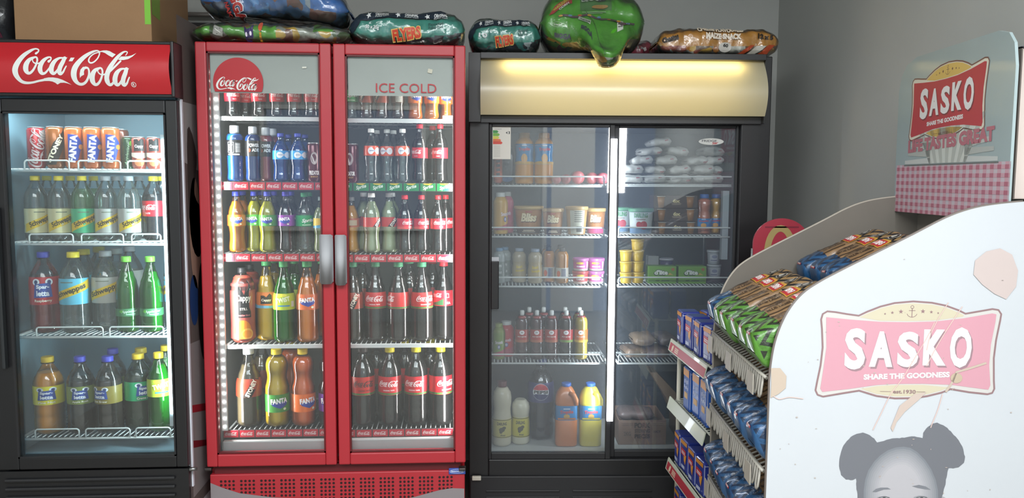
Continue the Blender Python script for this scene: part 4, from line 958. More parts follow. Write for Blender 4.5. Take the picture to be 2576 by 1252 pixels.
def can(key, fr, px, z, d, place, spin=0):
    desc, (R, H, body, arts) = CANS[key]
    a = fr.hy(px, 450, d); py = 450 + (a.z - z - H / 2) * FPX / 3.2
    q = fr.hy(px, py, d)
    r = proto(key, make_can(R, H, body, arts))
    x, y = settle(fr, z, q.x, d, R)
    r.location = fr.w(x, y, z + .0005); r.rotation_euler = (0, 0, face_cam(fr, x, y) + math.radians(spin))
    finish(r, 'drink_can', desc, 'drink can', place, q.x, 'cans in the coolers')

# ---- LEFT COOLER
LIMX[id(FL)] = (lix0 + .012, lix1 - .012); LIMX[id(FR)] = (rix0 + .024, rix1 - .012); LIMX[id(FB)] = (bga, bgb_)
pa, pb, pc, pd_ = ['%s shelf, left cooler' % k for k in ('top', 'second', 'third', 'bottom')]
d0 = lsy + .055
for k, px, sp in (('can_cola', 92, 0), ('can_bronze', 140, -8), ('can_orange', 184, -8), ('can_orange', 229, -4), ('can_orange', 275, -4), ('can_green', 319, 0), ('can_peach', 350, 0), ('can_peach', 387, 0)):
    can(k, FL, px, LSH['A'], d0 if k != 'can_green' else d0 + .02, pa, sp)
can('can_dark', FL, 305, LSH['A'], d0 + .085, pa)
for k, px, sp in (('tonic_clear', 92, 25), ('tonic_clear', 151, 18), ('tonic_green', 209, 12), ('tonic_grey', 262, 14), ('tonic_grey', 319, 24), ('cola_1l', 372, -38)): put(k, FL, px, LSH['B'], d0, pb, sp)
for k, px in (('tonic_clear', 121), ('tonic_clear', 180), ('tonic_green', 238), ('tonic_grey', 288), ('tonic_grey', 342), ('cola_1l', 388)): put(k, FL, px, LSH['B'], d0 + .115, pb, -70, 'back row,')
for k, px, sp in (('rasp_2l', 113, -8), ('tonic_cyan2', 181, -20), ('tonic_grey2', 249, -6), ('apple_glass', 314, 8), ('apple_glass', 373, 6)): put(k, FL, px, LSH['C'], d0 + .01, pc, sp)
put('tonic_cyan2', FL, 431, LSH['C'], d0 + .03, 'at the right wall, ' + pc, -60)
for k, px, dd in (('tonic_cyan2', 214, .125), ('tonic_grey2', 286, .125), ('tonic_cyan2', 247, .22), ('tonic_grey2', 315, .22)):
    put(k, FL, px, LSH['C'], d0 + dd, pc, -80, 'back row,')
for k, px, sp in (('pine_2l', 123, -10), ('cream_br', 204, -6), ('iron_br', 268, -40), ('creme_2l', 331, 22), ('twist_2l', 397, 6), ('fanta_edge', 440, 60)): put(k, FL, px, LSH['D'], d0 + .01, pd_, sp)
for k, px in (('cream_br', 287), ('creme_2l', 354), ('twist_2l', 412)): put(k, FL, px, LSH['D'], d0 + .15, pd_, -60, 'back row,')

# ---- RED COOLER
place_l = ['%s shelf, left red door' % k for k in ('top', 'second', 'third', 'fourth', 'bottom')]
place_r = ['%s shelf, right red door' % k for k in ('top', 'second', 'third', 'fourth', 'bottom')]
d0 = rsy + .055
for px, sp in ((572, 10), (608, 0), (652, 0), (697, 2), (740, 2), (783, 6)): put('cola_300', FR, px, RSH['1L'], d0, place_l[0], sp)
for k, px, sp in (('power_blue', 590, 0), ('power_blue2', 628, 4), ('power_red', 660, -4), ('water_blue', 707, 8), ('water_blue', 747, 12)): put(k, FR, px, RSH['2L'], d0, place_l[1], sp)
for k, px in (('power_red', 681), ('water_blue', 726), ('water_blue', 768)): put(k, FR, px, RSH['2L'], d0 + .09, place_l[1], 30, 'back row,')
can('can_maroon', FR, 787, RSH['2L'], d0, place_l[1], 6)
can('can_maroon', FR, 771, RSH['2L'], d0 + .065, 'half hidden, ' + place_l[1], -60)
for k, px, sp in (('fanta_500', 578, 0), ('pine_500', 626, -24), ('pine_500', 670, -12), ('grape_500', 713, -14), ('sprite_500', 757, 14), ('lemon_500', 802, 10)): put(k, FR, px, RSH['3L'], d0, place_l[2], sp)
for k, px in (('fanta_500', 598), ('pine_500', 643), ('grape_500', 690), ('grape_500', 728), ('sprite_500', 776)): put(k, FR, px, RSH['3L'], d0 + .10, place_l[2], 40, 'back row,')
for k, px, sp in (('cappy_still', 598, 4), ('cappy_or', 656, -4), ('twist_15', 715, -10), ('fanta_15', 772, -2)): put(k, FR, px, RSH['4L'], d0 + .01, place_l[3], sp)
for k, px in (('cappy_still', 625), ('cappy_or', 679), ('twist_15', 742), ('fanta_15', 812)): put(k, FR, px, RSH['4L'], d0 + .13, place_l[3], -60, 'back row,')
for k, px, sp in (('ginger_2l', 627, 0), ('pine_2lw', 697, 8), ('fanta_2lw', 763, 22), ('grape_2lw', 832, -10)): put(k, FR, px, RSH['5L'], d0 + .01, place_l[4], sp)
for k, px in (('ginger_2l', 660), ('fanta_2lw', 735)): put(k, FR, px, RSH['5L'], d0 + .16, place_l[4], -60, 'back row,')

for k, px, sp in (('sprite_300', 884, 0), ('ginger_300', 921, -50), ('ginger_300', 957, -55), ('ginger_300b', 1001, 0), ('fanta_300', 1045, 6), ('fanta_300', 1086, 0), ('fanta_300', 1125, 0)): put(k, FR, px, RSH['1R'], d0, place_r[0], sp)
can('can_maroon', FR, 886, RSH['2R'], d0, place_r[1], -24)
for k, px, sp in (('water_or', 934, 14), ('water_or', 974, -20), ('water_or', 1013, 4), ('cola_500', 1056, -36), ('cola_500', 1107, -22)): put(k, FR, px, RSH['2R'], d0 + (.03 if px == 974 else 0), place_r[1], sp)
for k, px in (('water_or', 948), ('water_or', 990), ('cola_500', 1088)): put(k, FR, px, RSH['2R'], d0 + .10, place_r[1], 40, 'back row,')
for k, px, sp in (('oj_500', 884, 0), ('ginger_500', 935, 38), ('ginger_500', 971, 20), ('cola_500', 1013, 32), ('cola_500', 1055, 26), ('cola_500', 1095, 18), ('cola_500', 1131, 60)): put(k, FR, px, RSH['3R'], d0 + (.02 if px in (971, 884) else 0), place_r[2], sp)
for k, px in (('ginger_500', 915), ('ginger_500', 985)): put(k, FR, px, RSH['3R'], d0 + .08, place_r[2], -70, 'back row,')
for k, px, sp in (('ginger_15', 888, -4), ('cola_15', 937, -6), ('cola_15', 998, -70), ('cola_15', 1058, 22), ('cola_15r', 1115, -6)): put(k, FR, px, RSH['4R'], d0 + .01, place_r[3], sp)
for k, px in (('ginger_15', 912), ('cola_15', 1030), ('cola_15r', 1088)): put(k, FR, px, RSH['4R'], d0 + .14, place_r[3], 60, 'back row,')
for k, px, sp in (('cola_2lz', 913, 6), ('cola_2l', 981, -6), ('cola_2l', 1047, -10), ('cola_2l', 1107, 34)): put(k, FR, px, RSH['5R'], d0 + .01, place_r[4], sp)
for k, px in (('cola_2lz', 948), ('cola_2l', 1018), ('cola_2l', 1082)): put(k, FR, px, RSH['5R'], d0 + .16, place_r[4], 60, 'back row,')
# little price ticket on the top right shelf
c = FR.hy(1126, 296, rsy - .004)
tk = MB().box(c.x - .020, c.x + .022, rsy - .006, rsy - .003, c.z - .008, c.z + .008).build('price_ticket', M('cfcfc8', .5)); tk.location = FR.w(0, 0, 0)
art('barcode', [RE(-.014 + .0032 * i, -.001, .0014, .010, '4a4a48') for i in range(10)], lambda u, v, l: (c.x + u, rsy - .0064, c.z + v), tk)
tag(tk, 'white barcode ticket clipped to the top right shelf edge of the red cooler', 'price tag')
from mathutils import noise as mn
# ---------------------------------------------------------------- soft packs
class Pillow:
    def __init__(s, L, W, H, seed=0, wr=.006, fr=14, pe=6, qe=2, sx=.75, deform=None, flat=.85, we=8):
        s.L, s.W, s.H, s.seed, s.wr, s.fr, s.pe, s.qe, s.sx, s.deform, s.flat, s.we = L, W, H, seed, wr, fr, pe, qe, sx, deform, flat, we
    def at(s, u, th, off=0):
        u = max(-1, min(1, u)); e = (1 - abs(u) ** s.pe) ** (1 / s.qe); ew = (1 - abs(u) ** s.we * .25)
        c, n = math.cos(th), math.sin(th)
        sg = lambda q: math.copysign(abs(q) ** s.sx, q)
        y, z = s.W / 2 * ew * sg(c), s.H / 2 * max(.03, e) * sg(n)
        p = Vector((u * s.L / 2, y, z)); q = p * s.fr + Vector((s.seed * 7.3, s.seed * 3.1, 0))
        d = s.wr * (mn.noise(q) + .6 * mn.noise(q * 2.3) + .45 * (abs(mn.noise(q * Vector((1.6, 1, 1)).length)) - .2)) * (.35 + .65 * e)
        d += s.wr * .55 * (.5 - abs(mn.noise(q * 3.1 + Vector((3, 9, 1))))) * (.3 + .7 * abs(mn.noise(q * .8)) * 2) if s.wr > .0045 else 0
        nn = Vector((0, c * s.H, n * s.W)).normalized()
        p += nn * (d + off)
        p.z = max(p.z, -s.H / 2 * s.flat - off)
        p.z += s.H / 2 * s.flat
        return s.deform(p) if s.deform else p
    def mesh(s, nu=40, nv=28, fmat=None, off=0, u0=-1, u1=1, t0=0, t1=2 * PI):
        m = MB(); full = t1 - t0 > 6.2; vs = []; nv_ = nv if full else nv + 1
        for i in range(nu + 1):
            u = u0 + (u1 - u0) * i / nu
            for j in range(nv_): vs.append(s.at(u, t0 + (t1 - t0) * j / nv, off))
        for i in range(nu):
            for j in range(nv):
                a = i * nv_ + j; b = i * nv_ + (j + 1) % nv_
                m.cur = fmat(u0 + (u1 - u0) * (i + .5) / nu, t0 + (t1 - t0) * (j + .5) / nv) if fmat else 0
                m.add([], []); m.f.append([a, b, b + nv_, a + nv_]); m.mi.append(m.cur); m.sm.append(True)
        m.v = [tuple(v) for v in vs]; m.recalc = True; return m
    def inv(s, q): return math.copysign(min(.999, abs(q)) ** (1 / s.sx), q)
    def front(s, a, b, l): return s.at(a / (s.L / 2), PI - math.asin(s.inv(b / (s.H / 2))), .0012 + .0006 * l)
    def top(s, a, b, l): return s.at(a / (s.L / 2), math.acos(s.inv(b / (s.W / 2))), .0012 + .0006 * l)
FOIL = film('wrapper_film', (.93, .95, .94), refl=1.4, milk=.035, rough=.16, bump=.8, bs=14, milkcol='c8ccc8', base=.0)
def patches(name, cols, scale=30, rough=.3, metal=.0):
    """many small packets seen through the film: an irregular print of their colours"""
    k = ('patch', name)
    if k in _mats: return _mats[k]
    m, nt, N, L = nodes(name); b = N['Principled BSDF']; b.inputs['Roughness'].default_value = rough; b.inputs['Metallic'].default_value = metal
    b.inputs['Coat Weight'].default_value = .5
    tc = N.new('ShaderNodeTexCoord'); v = N.new('ShaderNodeTexVoronoi'); v.inputs['Scale'].default_value = scale
    n = N.new('ShaderNodeTexNoise'); n.inputs['Scale'].default_value = 9; ad = N.new('ShaderNodeMix'); ad.data_type = 'VECTOR'; ad.inputs[0].default_value = .12
    L.new(tc.outputs['Object'], n.inputs['Vector']); L.new(tc.outputs['Object'], ad.inputs[4]); L.new(n.outputs['Color'], ad.inputs[5]); L.new(ad.outputs[1], v.inputs['Vector'])
    sp = N.new('ShaderNodeSeparateColor'); L.new(v.outputs['Color'], sp.inputs[0])
    r = N.new('ShaderNodeValToRGB'); r.color_ramp.interpolation = 'CONSTANT'; e = r.color_ramp.elements
    e[0].position = 0; e[0].color = (*lin(cols[0]), 1); e[1].position = 1 / len(cols); e[1].color = (*lin(cols[1]), 1)
    for i, c in enumerate(cols[2:]): q = e.new((i + 2) / len(cols)); q.color = (*lin(c), 1)
    L.new(sp.outputs[0], r.inputs[0]); L.new(r.outputs[0], b.inputs['Base Color'])
    bp = N.new('ShaderNodeBump'); bp.inputs['Strength'].default_value = .6; bp.inputs['Distance'].default_value = .01; L.new(v.outputs['Distance'], bp.inputs['Height']); L.new(bp.outputs[0], b.inputs['Normal'])
    _mats[k] = m; return m
def plas(c, bump=.8): return M(c, .3, coat=.5, bump=bump, bs=11, name='printed_plastic')
def bale(name, fr, loc, rz, P, label, mats, fmat, prints, group, film_off=.006, tilt=(0, 0)):
    loc = (loc[0], loc[1], loc[2] + film_off + .001); t = empty(name, fr, *loc, label, 'snack bag', group, rz)
    t.rotation_euler[0] = tilt[0]; t.rotation_euler[1] = tilt[1]
    pk = P.mesh(110, 72, fmat).build('packets', mats, t)
    P.mesh(80, 52, None, film_off).build('wrapper', FOIL, t)
    for nm, items, face in prints: art(nm, items, (lambda a, b, l: P.front(a, b, l + 10)) if face == 'f' else (lambda a, b, l: P.top(a, b, l + 10)), t, step=.012, stepv=.010)
    return t
def FRONTS(th): return PI * .5 < th < PI * 1.5
def bz_(z, t=0): return z
G_ = 'snack bales on top of the coolers'
# blue bale
def px2(fr, a, b, d): return fr.hy(a, b, d)
d_ = .20
xa, xb = px2(FR, 526, 60, d_).x, px2(FR, 886, 60, d_).x
za = rzt
# flattened green bale under the blue one
P1 = Pillow(xb - xa + .03, .34, .070, 3, .012, 12, flat=.9)
mt = [patches('green_packets', ['5aa83a', '7a4a38', 'b0b4a8', '3c5a2c', 'c8a030', '8a8f88', '4d8a34'], 26), plas('5cae32')]
bale('snack_bale', FR, ((xa + xb) / 2 - .005, d_ - .02, rzt + .001), 0, P1, 'flattened green bale of small snack packets beneath the blue bale on the red cooler', mt,
     lambda u, th: 1 if (-.95 < u < -.75 or .55 < u < .8 and math.sin(th) > .1 or -.25 < u < .1 and math.sin(th) < .5) else 0,
     [('print', [PO([(-.075 + x * .02, -.004 + y * .02) for x, y in [(-.9, .9), (-.3, .4), (.3, .5), (.9, 1.0), (.9, -.3), (.3, -1), (-.5, -.7)]], '34285c', 1), EL(-.082, -.006, .004, .004, 'e8e0f0', 2), EL(-.066, -.004, .004, .004, 'e8e0f0', 2), EL(-.03, .012, .008, .012, 'c85838', 1), RE(-.03, -.012, .008, .02, 'c8902c'), RE(-.19, .0, .035, .022, '9a9a94', -15), LN([(-.2, .005), (-.18, -.004)], .002, 'd8d8d0', 2)], 'f')], G_, .007)
P2 = Pillow(xb - xa, .32, .158, 1, .016, 9, pe=4, flat=.8, deform=lambda p: Vector((p.x, p.y, p.z - .04 * max(0, p.x / .29) ** 2)))
mt = [patches('blue_packets', ['2a66a8', '6a3a34', '9aa8b4', '2c3a5c', '3f86c8', '7a4a40', '4a7ab0'], 22), plas('1a6cc0')]
bale('snack_bale', FR, ((xa + xb) / 2, d_ + .01, rzt + .108), 0, P2, 'big blue bale of snack packets lying above the left red door', mt,
     lambda u, th: 1 if (math.sin(th) > (.10 + .35 * math.sin(u * 3.4 + 1.6)) or (.50 < u and math.sin(th) > -.3)) else 0,
     [('lettering', [T('BIGGA', -.135, -.018, .115, .040, 'a83430', -72, 3, .05), T('BIGGA', -.135, -.018, .121, .046, 'dfe6ee', -72, 2, .08), T('NAKS', -.168, -.045, .05, .018, 'a83430', -72, 3, .04),
                     RE(-.225, .058, .05, .022, 'b8c0c4', 12), PO([(-.175, .075), (-.145, .078), (-.155, .035), (-.165, .035)], '4a9a3a', 2), PO([(-.185, .085), (-.135, .088), (-.150, .022), (-.17, .022)], '55307c', 1), EL(-.178, .045, .006, .006, 'd84a5a', 3), EL(-.143, .045, .006, .006, 'd8c83a', 3)], 'f'),
      ('print', [PO([(-.03, .03), (.03, .042), (.035, .0), (0, .008), (-.03, -.01)], '7a3a34', 1), PO([(.06, .085), (.075, .05), (.10, .075), (.12, .03), (.14, .075), (.135, .09)], 'b03a34', 1), PO([(.165, .055), (.18, .05), (.185, .07)], 'b03a34', 1)], 'f')], G_)
def flyers(fr, pxa, pxb, pyt, pyb, d, z, H, W, rz, seed, lab, d0txt):
    xa, xb = fr.hy(pxa, 70, d).x + .006, fr.hy(pxb, 70, d).x - .006; L = xb - xa
    P = Pillow(L, W, H, seed, .010, 12, pe=5, flat=.85)
    mt = [patches('navy_packets', ['1c2c3c', '2a8a84', 'a8b4b8', '14222c', '3c4c5c'], 34), plas('2a9484'), plas('20303f')]
    k = L / .48; h = H / .14
    pr = [RE(-.02 * k, .044 * h, .36 * k, .024 * h, '1c2a38', 2, 1)]
    for i in range(3): pr.append(T('ORIGINAL', (-.1 + .12 * i) * k, .047 * h, .055 * k, .011 * h, 'e0e4e4', 2, 3, .04)); pr.append(T('Puffed Corn', (-.1 + .12 * i) * k, .037 * h, .055 * k, .007 * h, 'c8d0d0', 2, 3)); pr.append(PO([((-.155 + .12 * i + .012 * math.cos(a) * (1 if j % 2 else .45)) * k, (.043 + .011 * math.sin(a) * (1 if j % 2 else .45)) * h) for j, a in enumerate([q * PI / 5 for q in range(10)])], 'e0e4e4', 2))
    pr += [T('FLYERS', .0, -.018 * h, .115 * k, .034 * h, 'c8452c', 8, 4, .05), T('FLYERS', .0, -.018 * h, .122 * k, .040 * h, 'd8b868', 8, 3, .09), T(d0txt, -.14 * k, .0 * h, .055 * k, .016 * h, 'd8e0e0', -5, 2, .03), T('Flavoured', .12 * k, .016 * h, .06 * k, .010 * h, '1c4a44', 5, 2), T('Puffed Corn', .12 * k, .004 * h, .06 * k, .010 * h, '1c4a44', 5, 2), PO([(-.23 * k, .03 * h), (-.19 * k, .05 * h), (-.19 * k, .02 * h), (-.225 * k, -.03 * h), (-.235 * k, -.02 * h)], '1c2a38', 1)]
    return bale('snack_bale', fr, ((xa + xb) / 2, d, z), rz, P, lab, mt, lambda u, th: 0 if (math.sin(th) < -.42 + .25 * u) else 1, [('lettering', pr, 'f')], G_)
flyers(FR, 884, 1173, 25, 110, .19, rzt + .001, .145, .30, 0, 5, 'long teal bale with navy band on the right half of the red cooler', '50 x 20g')
d_ = .10
flyers(FB, 1176, 1361, 48, 150, d_, bzt + .001, .155, .26, 0, 8, 'short teal bale at the left end of the black fridge top', '10')
# tall green bale hanging over the lit header
xa, xb = FB.hy(1358, 80, .06).x, FB.hy(1612, 80, .06).x
def hang(p):
    yy = p.y
    if p.z < .13 and yy < 0:
        s_ = math.exp(-((p.x - .05) / .095) ** 2); yn = yy - .17 * s_ * min(1, (.13 - p.z) / .08) * min(1, -yy / .10)
        f = max(0, min(1, (-(yn + .09) - .105) / .05))
        return Vector((p.x, yn, p.z - .085 * s_ * f))
    return Vector((p.x, yy, p.z))
P = Pillow(xb - xa, .30, .27, 11, .014, 9, pe=4, flat=.86, sx=.8, deform=hang)
mt = [patches('green_packets', []), plas('53aa24'), plas('4a7a3c')] if False else [patches('green_packets', ['5aa83a', '7a4a38']), plas('4fa824'), plas('4a7f40')]
w_ = xb - xa
bale('snack_bale', FB, ((xa + xb) / 2, .09, bzt + .001), 0, P, 'tall lime green bale sagging over the lit cream header', mt,
     lambda u, th: 0 if math.sin(th) < -.55 else (2 if (-.25 < u < .35 and math.sin(th) > .30) else 1),
     [('lettering', [T('BIGGA', .0, .098, .095, .026, '20283c', 0, 4, .06), T('BIGGA', .0, .098, .101, .032, 'b8c8b0', 0, 3, .09), T('NAKS', .035, .083, .03, .010, '20283c', 0, 4, .05),
                     EL(.025, .058, .034, .008, 'a8823c', 2), RE(0, .036, .10, .003, 'a8c8a0'), RE(.0, .030, .07, .002, 'a8c8a0'),
                     PO([(-.19, .035), (-.165, .075), (-.12, .095), (-.09, .095), (-.09, .080), (-.13, .070), (-.17, .038)], 'b83a34', 1), T('WHOLEGRAIN', -.135, .078, .085, .012, 'd8c03a', 32, 3, .05), T('CORN', -.125, .068, .05, .009, 'e8e0d8', 32, 3, .04),
                     LN([(.0 + q * .02 - .15, .020 + .005 * math.sin(q * 1.3) - max(0, q - 6) * .004) for q in range(17)], .009, '5c4a50', 1), *[EL(-.14 + q * .04, .022 - max(0, q - 3) * .009, .009, .004, ['d8a02c', '6a9ac0', 'c86a3a'][q % 3], 2, 10) for q in range(8)],
                     LN([(-.155 + .022 * math.cos(q * PI / 10), -.015 + .011 * math.sin(q * PI / 10)) for q in range(20)], .0016, 'c8e0b8', 2, True), T('Truda', -.155, -.015, .030, .009, 'd8e8c8', 0, 2, .03),
                     RE(-.042, .002, .052, .014, 'b8c4b0', -22), T('Truda Foods', -.04, .0, .042, .007, '3a4a34', -22, 2, .03), RE(.105, -.012, .026, .022, 'c0c8bc', -10), *[RE(.105, -.017 + .0035 * q, .020, .0012, '4a4c48', -10, 2) for q in range(4)],
                     T('BIGGA', -.035, -.030, .045, .014, '2a3444', -12, 2, .05), LN([(-.04, .05), (-.01, .0), (.02, -.04), (.03, -.075)], .0022, '2c5c1c', 2),
                     T('BIGGA', -.13, -.062, .07, .020, '4a4c60', 0, 2, .05)], 'f')], G_, .011)
c = FB.hy(1622, 110, .16)
P = Pillow(.17, .2, .105, 21, .012, 12, pe=3, flat=.9)
bale('snack_bale', FB, (c.x, .375, bzt + .001), .1, P, 'small crimson bale half hidden behind the lime green one', [plas('a8344c'), patches('pink_packets', ['8a3444', 'b04860', '6c2c38', 'b0a8a8'], 30)], lambda u, th: 1 if (-.3 < u < .2 and math.sin(th) > .2) else 0, [('print', [PO([(.0, .015), (.015, .022), (.02, .01), (.008, .004)], 'd0c4c4')], 'f')], G_)
xa, xb = FB.hy(1652, 110, .07).x, FB.hy(1952, 110, .07).x
P = Pillow(xb - xa, .26, .112, 31, .009, 14, pe=9, flat=.88, sx=.5)
bale('snack_bale', FB, ((xa + xb) / 2 - .005, .12, bzt + .001), 0, P, 'long orange bale at the right end of the black fridge top', [patches('orange_packets', ['c87a1c', 'b0a89c', '9c3c20', 'd8a83c', '6a4a2c', 'c8c4b8'], 26), plas('d08a1e')],
     lambda u, th: 1 if math.sin(th) > -.12 else 0,
     [('lettering', [T('Cheetos', -.215, .014, .068, .026, '2a2018', 12, 3, .07), T('CHEESE FLAVOURED', .0, .042, .20, .014, 'e8d8c0', 0, 3, .06), T('MAIZE SNACK', .012, .020, .155, .020, 'e8dccc', 0, 3, .07), T('12 x 5', .195, .022, .068, .018, '2c2014', -3, 3, .06),
                     EL(.02, -.020, .028, .018, 'c8c4bc', 2), T('60', .022, -.014, .022, .013, '2a2a28', -8, 3, .05), PO([(.07, -.045), (.13, -.012), (.15, -.012), (.10, -.045)], 'a84424', 2), PO([(.16, -.045), (.21, -.010), (.24, -.012), (.20, -.045)], 'a84424', 2), PO([(.11, -.045), (.16, -.014), (.20, -.014), (.15, -.045)], 'b8b4a8', 1)], 'f')], G_)

# ---------------------------------------------------------------- carton and dark bag on the left cooler
KRAFT = M('a07c58', .75, var=.06, vs=4, bump=.05, bs=80, name='kraft_board')
ltz = ltop + .001
a, b = FL.hy(38, 95, .10), FL.hy(382, 100, .10)
bxw = b.x - a.x; yawb = math.radians(0)
ct = empty('cardboard_box', FL, (a.x + b.x) / 2, .10, ltz, 'big brown cardboard box with green tape on the left cooler', 'box')
hw = bxw / 2
bb = MB().box(-hw, hw, 0, .42, 0, .42, bev=.003).build('box_body', KRAFT, ct)
art('green_tape', [RE(hw - .012, .28, .022, .40, '7fc83a'), PO([(-hw + .12, .33), (-hw + .32, .33), (-hw + .30, .175), (-hw + .14, .18)], '8c9a50')], lambda u, v, l: (u, -.0008 * l, v), bb)
art('green_tape', [PO([(.0, .34), (.10, .34), (.09, .11), (.01, .12)], '7c9a3c')], lambda u, v, l: (hw + .0008 * l, u, v), bb)
art('shipping_label', [RE(.33, .045, .08, .085, 'b8b4a4'), RE(.33, .03, .06, .018, 'c8a83c', 0, 2), RE(.33, .055, .05, .012, '6a6a62', 0, 2)], lambda u, v, l: (hw + .0008 * l, u, v), bb)
P = Pillow(.27, .30, .32, 44, .02, 10, pe=4, flat=.9)
t = empty('plastic_bag', FL, a.x - .165, .28, ltz, 'dark plastic bag left of the cardboard box on the cooler', 'bag')
P.mesh(30, 30).build('bag_body', M('23262a', .25, coat=.6, bump=.8, bs=16, var=.2, vs=9), t)
art('print', [EL(.06, -.05, .03, .045, '1c4a78'), EL(.08, .0, .02, .03, '2a5c8c', 2), PO([(.05, -.11), (.09, -.10), (.09, -.12)], '5c2438')], lambda a_, b_, l: P.front(a_, b_, l + 3), t, step=.012, stepv=.012)

# ---------------------------------------------------------------- black fridge contents
L5 = ['top', 'second', 'third', 'fourth', 'bottom']
def pb(i, s): return '%s shelf, %s side, black fridge' % (L5[i], 'left' if s == 'L' else 'right')
d0 = bsy + .06
def tub(key, R, H, body, lid, arts, top_r=1.0, bot_r=.82, lidh=.012):
    def f(root):
        MB().lathe([(0, R * bot_r * .95), (.003, R * bot_r), (H - lidh, R * .97)], 28).build('tub_body', M(body, .4, coat=.2), root)
        MB().lathe([(H - lidh - .004, R * 1.0), (H - lidh, R * 1.04), (H - .002, R * 1.04), (H, R * .98), (H - .002, R * .9)], 28).build('lid', M(lid, .4, coat=.2), root)
        def fm(u, v, l):
            z = max(.002, min(H - lidh - .005, H / 2 + v)); r = R * (bot_r + (.97 - bot_r) * z / H) + .0006 * (l + 1); t = -PI / 2 + u / R; return (r * math.cos(t), r * math.sin(t), z)
        if arts: art('label_print', arts(R, H), fm, root, step=R * .22, stepv=.012)
        return root
    return f
def bliss(R, H): return [RE(0, -.02 * H, R * 6.2, H * .98, 'a8713c', 0, 0), RE(0, -.36 * H, R * 6.2, H * .24, '3a2420', 0, 1), T('Bliss', 0, .1 * H, R * 1.25, H * .3, 'e8d8b0', 0, 3, .05, .25), T('Bliss', .02 * R, .085 * H, R * 1.3, H * .33, '5a3420', 0, 2, .08, .25), RE(0, -.36 * H, R * .9, H * .03, 'd8c8b0', 0, 2), RE(0, -.41 * H, R * 1.1, H * .03, 'd8c8b0', 0, 2), RE(0, .30 * H, R * .5, H * .05, 'a83a34', 0, 2)]
def bliss_pink(R, H): return [RE(0, -.02 * H, R * 6.2, H * .98, '9c6838', 0, 0), RE(0, -.36 * H, R * 6.2, H * .24, 'b0446c', 0, 1), T('Bliss', 0, .1 * H, R * 1.25, H * .3, 'e8d8b0', 0, 3, .05, .25), T('Bliss', .02 * R, .085 * H, R * 1.3, H * .33, '5a3420', 0, 2, .08, .25)]
def bliss_back(R, H): return [RE(.1 * R, -.02 * H, R * 1.5, H * .9, 'b8b8a8')] + [RE(.2 * R, (.32 - .07 * i) * H, R * .8, H * .025, '4c4c48', 0, 2) for i in range(6)] + [RE(.3 * R, -.3 * H, R * .6, H * .2, '3c3c3a', 0, 2)]
def darl_tub(R, H): return [T('DARLING', 0, .24 * H, R * 1.2, H * .18, '4f8a5c', 0, 2, .05), EL(.25 * R, -.14 * H, .32 * R, .16 * H, 'b8404c', 2), EL(-.15 * R, -.12 * H, .25 * R, .12 * H, 'a83444', 2), RE(0, -.34 * H, R * 6.2, H * .24, '6a8aa8', 0, 1), RE(0, .08 * H, R * .8, H * .03, '8a6a68', 0, 2)]
def pink_tub(R, H): return [RE(0, 0, R * 6.2, H * .62, 'b03a84', 0, 0), EL(-.1 * R, .12 * H, .5 * R, .09 * H, 'd8b83c', 2), RE(0, -.14 * H, R * 1.1, H * .12, 'e0c8d8', 0, 2), RE(.95 * R, 0, R * .3, H * .5, 'c8b8c4', 0, 2)]
def red_tub(R, H): return [RE(0, 0, R * 6.2, H * .62, 'a83038', 0, 0), EL(0, .15 * H, .5 * R, .09 * H, 'd8b83c', 2), T('GARLIC', 0, -.14 * H, R * 1.1, H * .16, 'e8dcd8', 0, 2, .04)]
def plain_cup(R, H): return [RE(0, -.05 * H, R * 1.2, H * .5, 'b4b8c0', 0, 1), RE(0, -.2 * H, R * 1.0, H * .06, '5c6488', 0, 2), EL(.1 * R, .05 * H, .4 * R, .12 * H, '8088a0', 2)]
TUBS = {
 'bliss_big': ('yogurt_tub', 'large brown yogurt tub', lambda: tub('b', .066, .128, 'a8713c', 'b89a60', bliss, bot_r=.80)),
 'bliss': ('yogurt_tub', 'brown yogurt tub, gold script', lambda: tub('b', .049, .118, 'a8713c', 'c0a070', bliss, bot_r=.78)),
 'bliss_back': ('yogurt_tub', 'yogurt tub turned to its ingredients panel', lambda: tub('b', .051, .128, 'a8824c', 'b0905c', bliss_back, bot_r=.78)),
 'bliss_pink': ('yogurt_tub', 'brown yogurt tub, pink foot', lambda: tub('b', .046, .118, 'a8713c', 'b89a60', bliss_pink, bot_r=.80)),
 'darling': ('yogurt_tub', 'white yogurt tub, strawberry print, green lid', lambda: tub('b', .056, .118, 'b8c0c0', '4f8a68', darl_tub, bot_r=.86)),
 'pink': ('dip_tub', 'pink-labelled dip tub', lambda: tub('b', .037, .058, 'b8b0a8', 'a85a98', pink_tub, bot_r=.88, lidh=.010)),
 'red': ('dip_tub', 'red-labelled dip tub', lambda: tub('b', .037, .058, 'c0a89c', 'a83a3c', red_tub, bot_r=.88, lidh=.010)),
 'yellow': ('custard_cup', 'yellow cup', lambda: tub('b', .030, .050, 'c8a42c', 'd0b04a', None, bot_r=.84, lidh=.003)),
 'white': ('cream_cup', 'white cup, faint blue print', lambda: tub('b', .032, .066, 'a0a8ac', 'b0b8bc', plain_cup, bot_r=.84, lidh=.008)),
 'purple': ('cream_cup', 'dark purple cup', lambda: tub('b', .032, .052, '38345c', 'a8a8b4', None, bot_r=.86, lidh=.006)),
}
def tb(key, px, sh, d, place, lift=0, spin=0):
    nm, desc, mk = TUBS[key]; z = BSH[sh] + lift + .0005
    a = FB.hy(px, 600, d); py = 600 + (a.z - z - .04) * FPX / 3.6; q = FB.hy(px, py, d)
    r = proto('tub' + key, mk()); r.location = FB.w(q.x, d, z); r.rotation_euler = (0, 0, face_cam(FB, q.x, d) + math.radians(spin))
    finish(r, nm, desc, nm.replace('_', ' ').split(' ')[-1], place, q.x, 'tubs and cups in the black fridge')
    return q.x
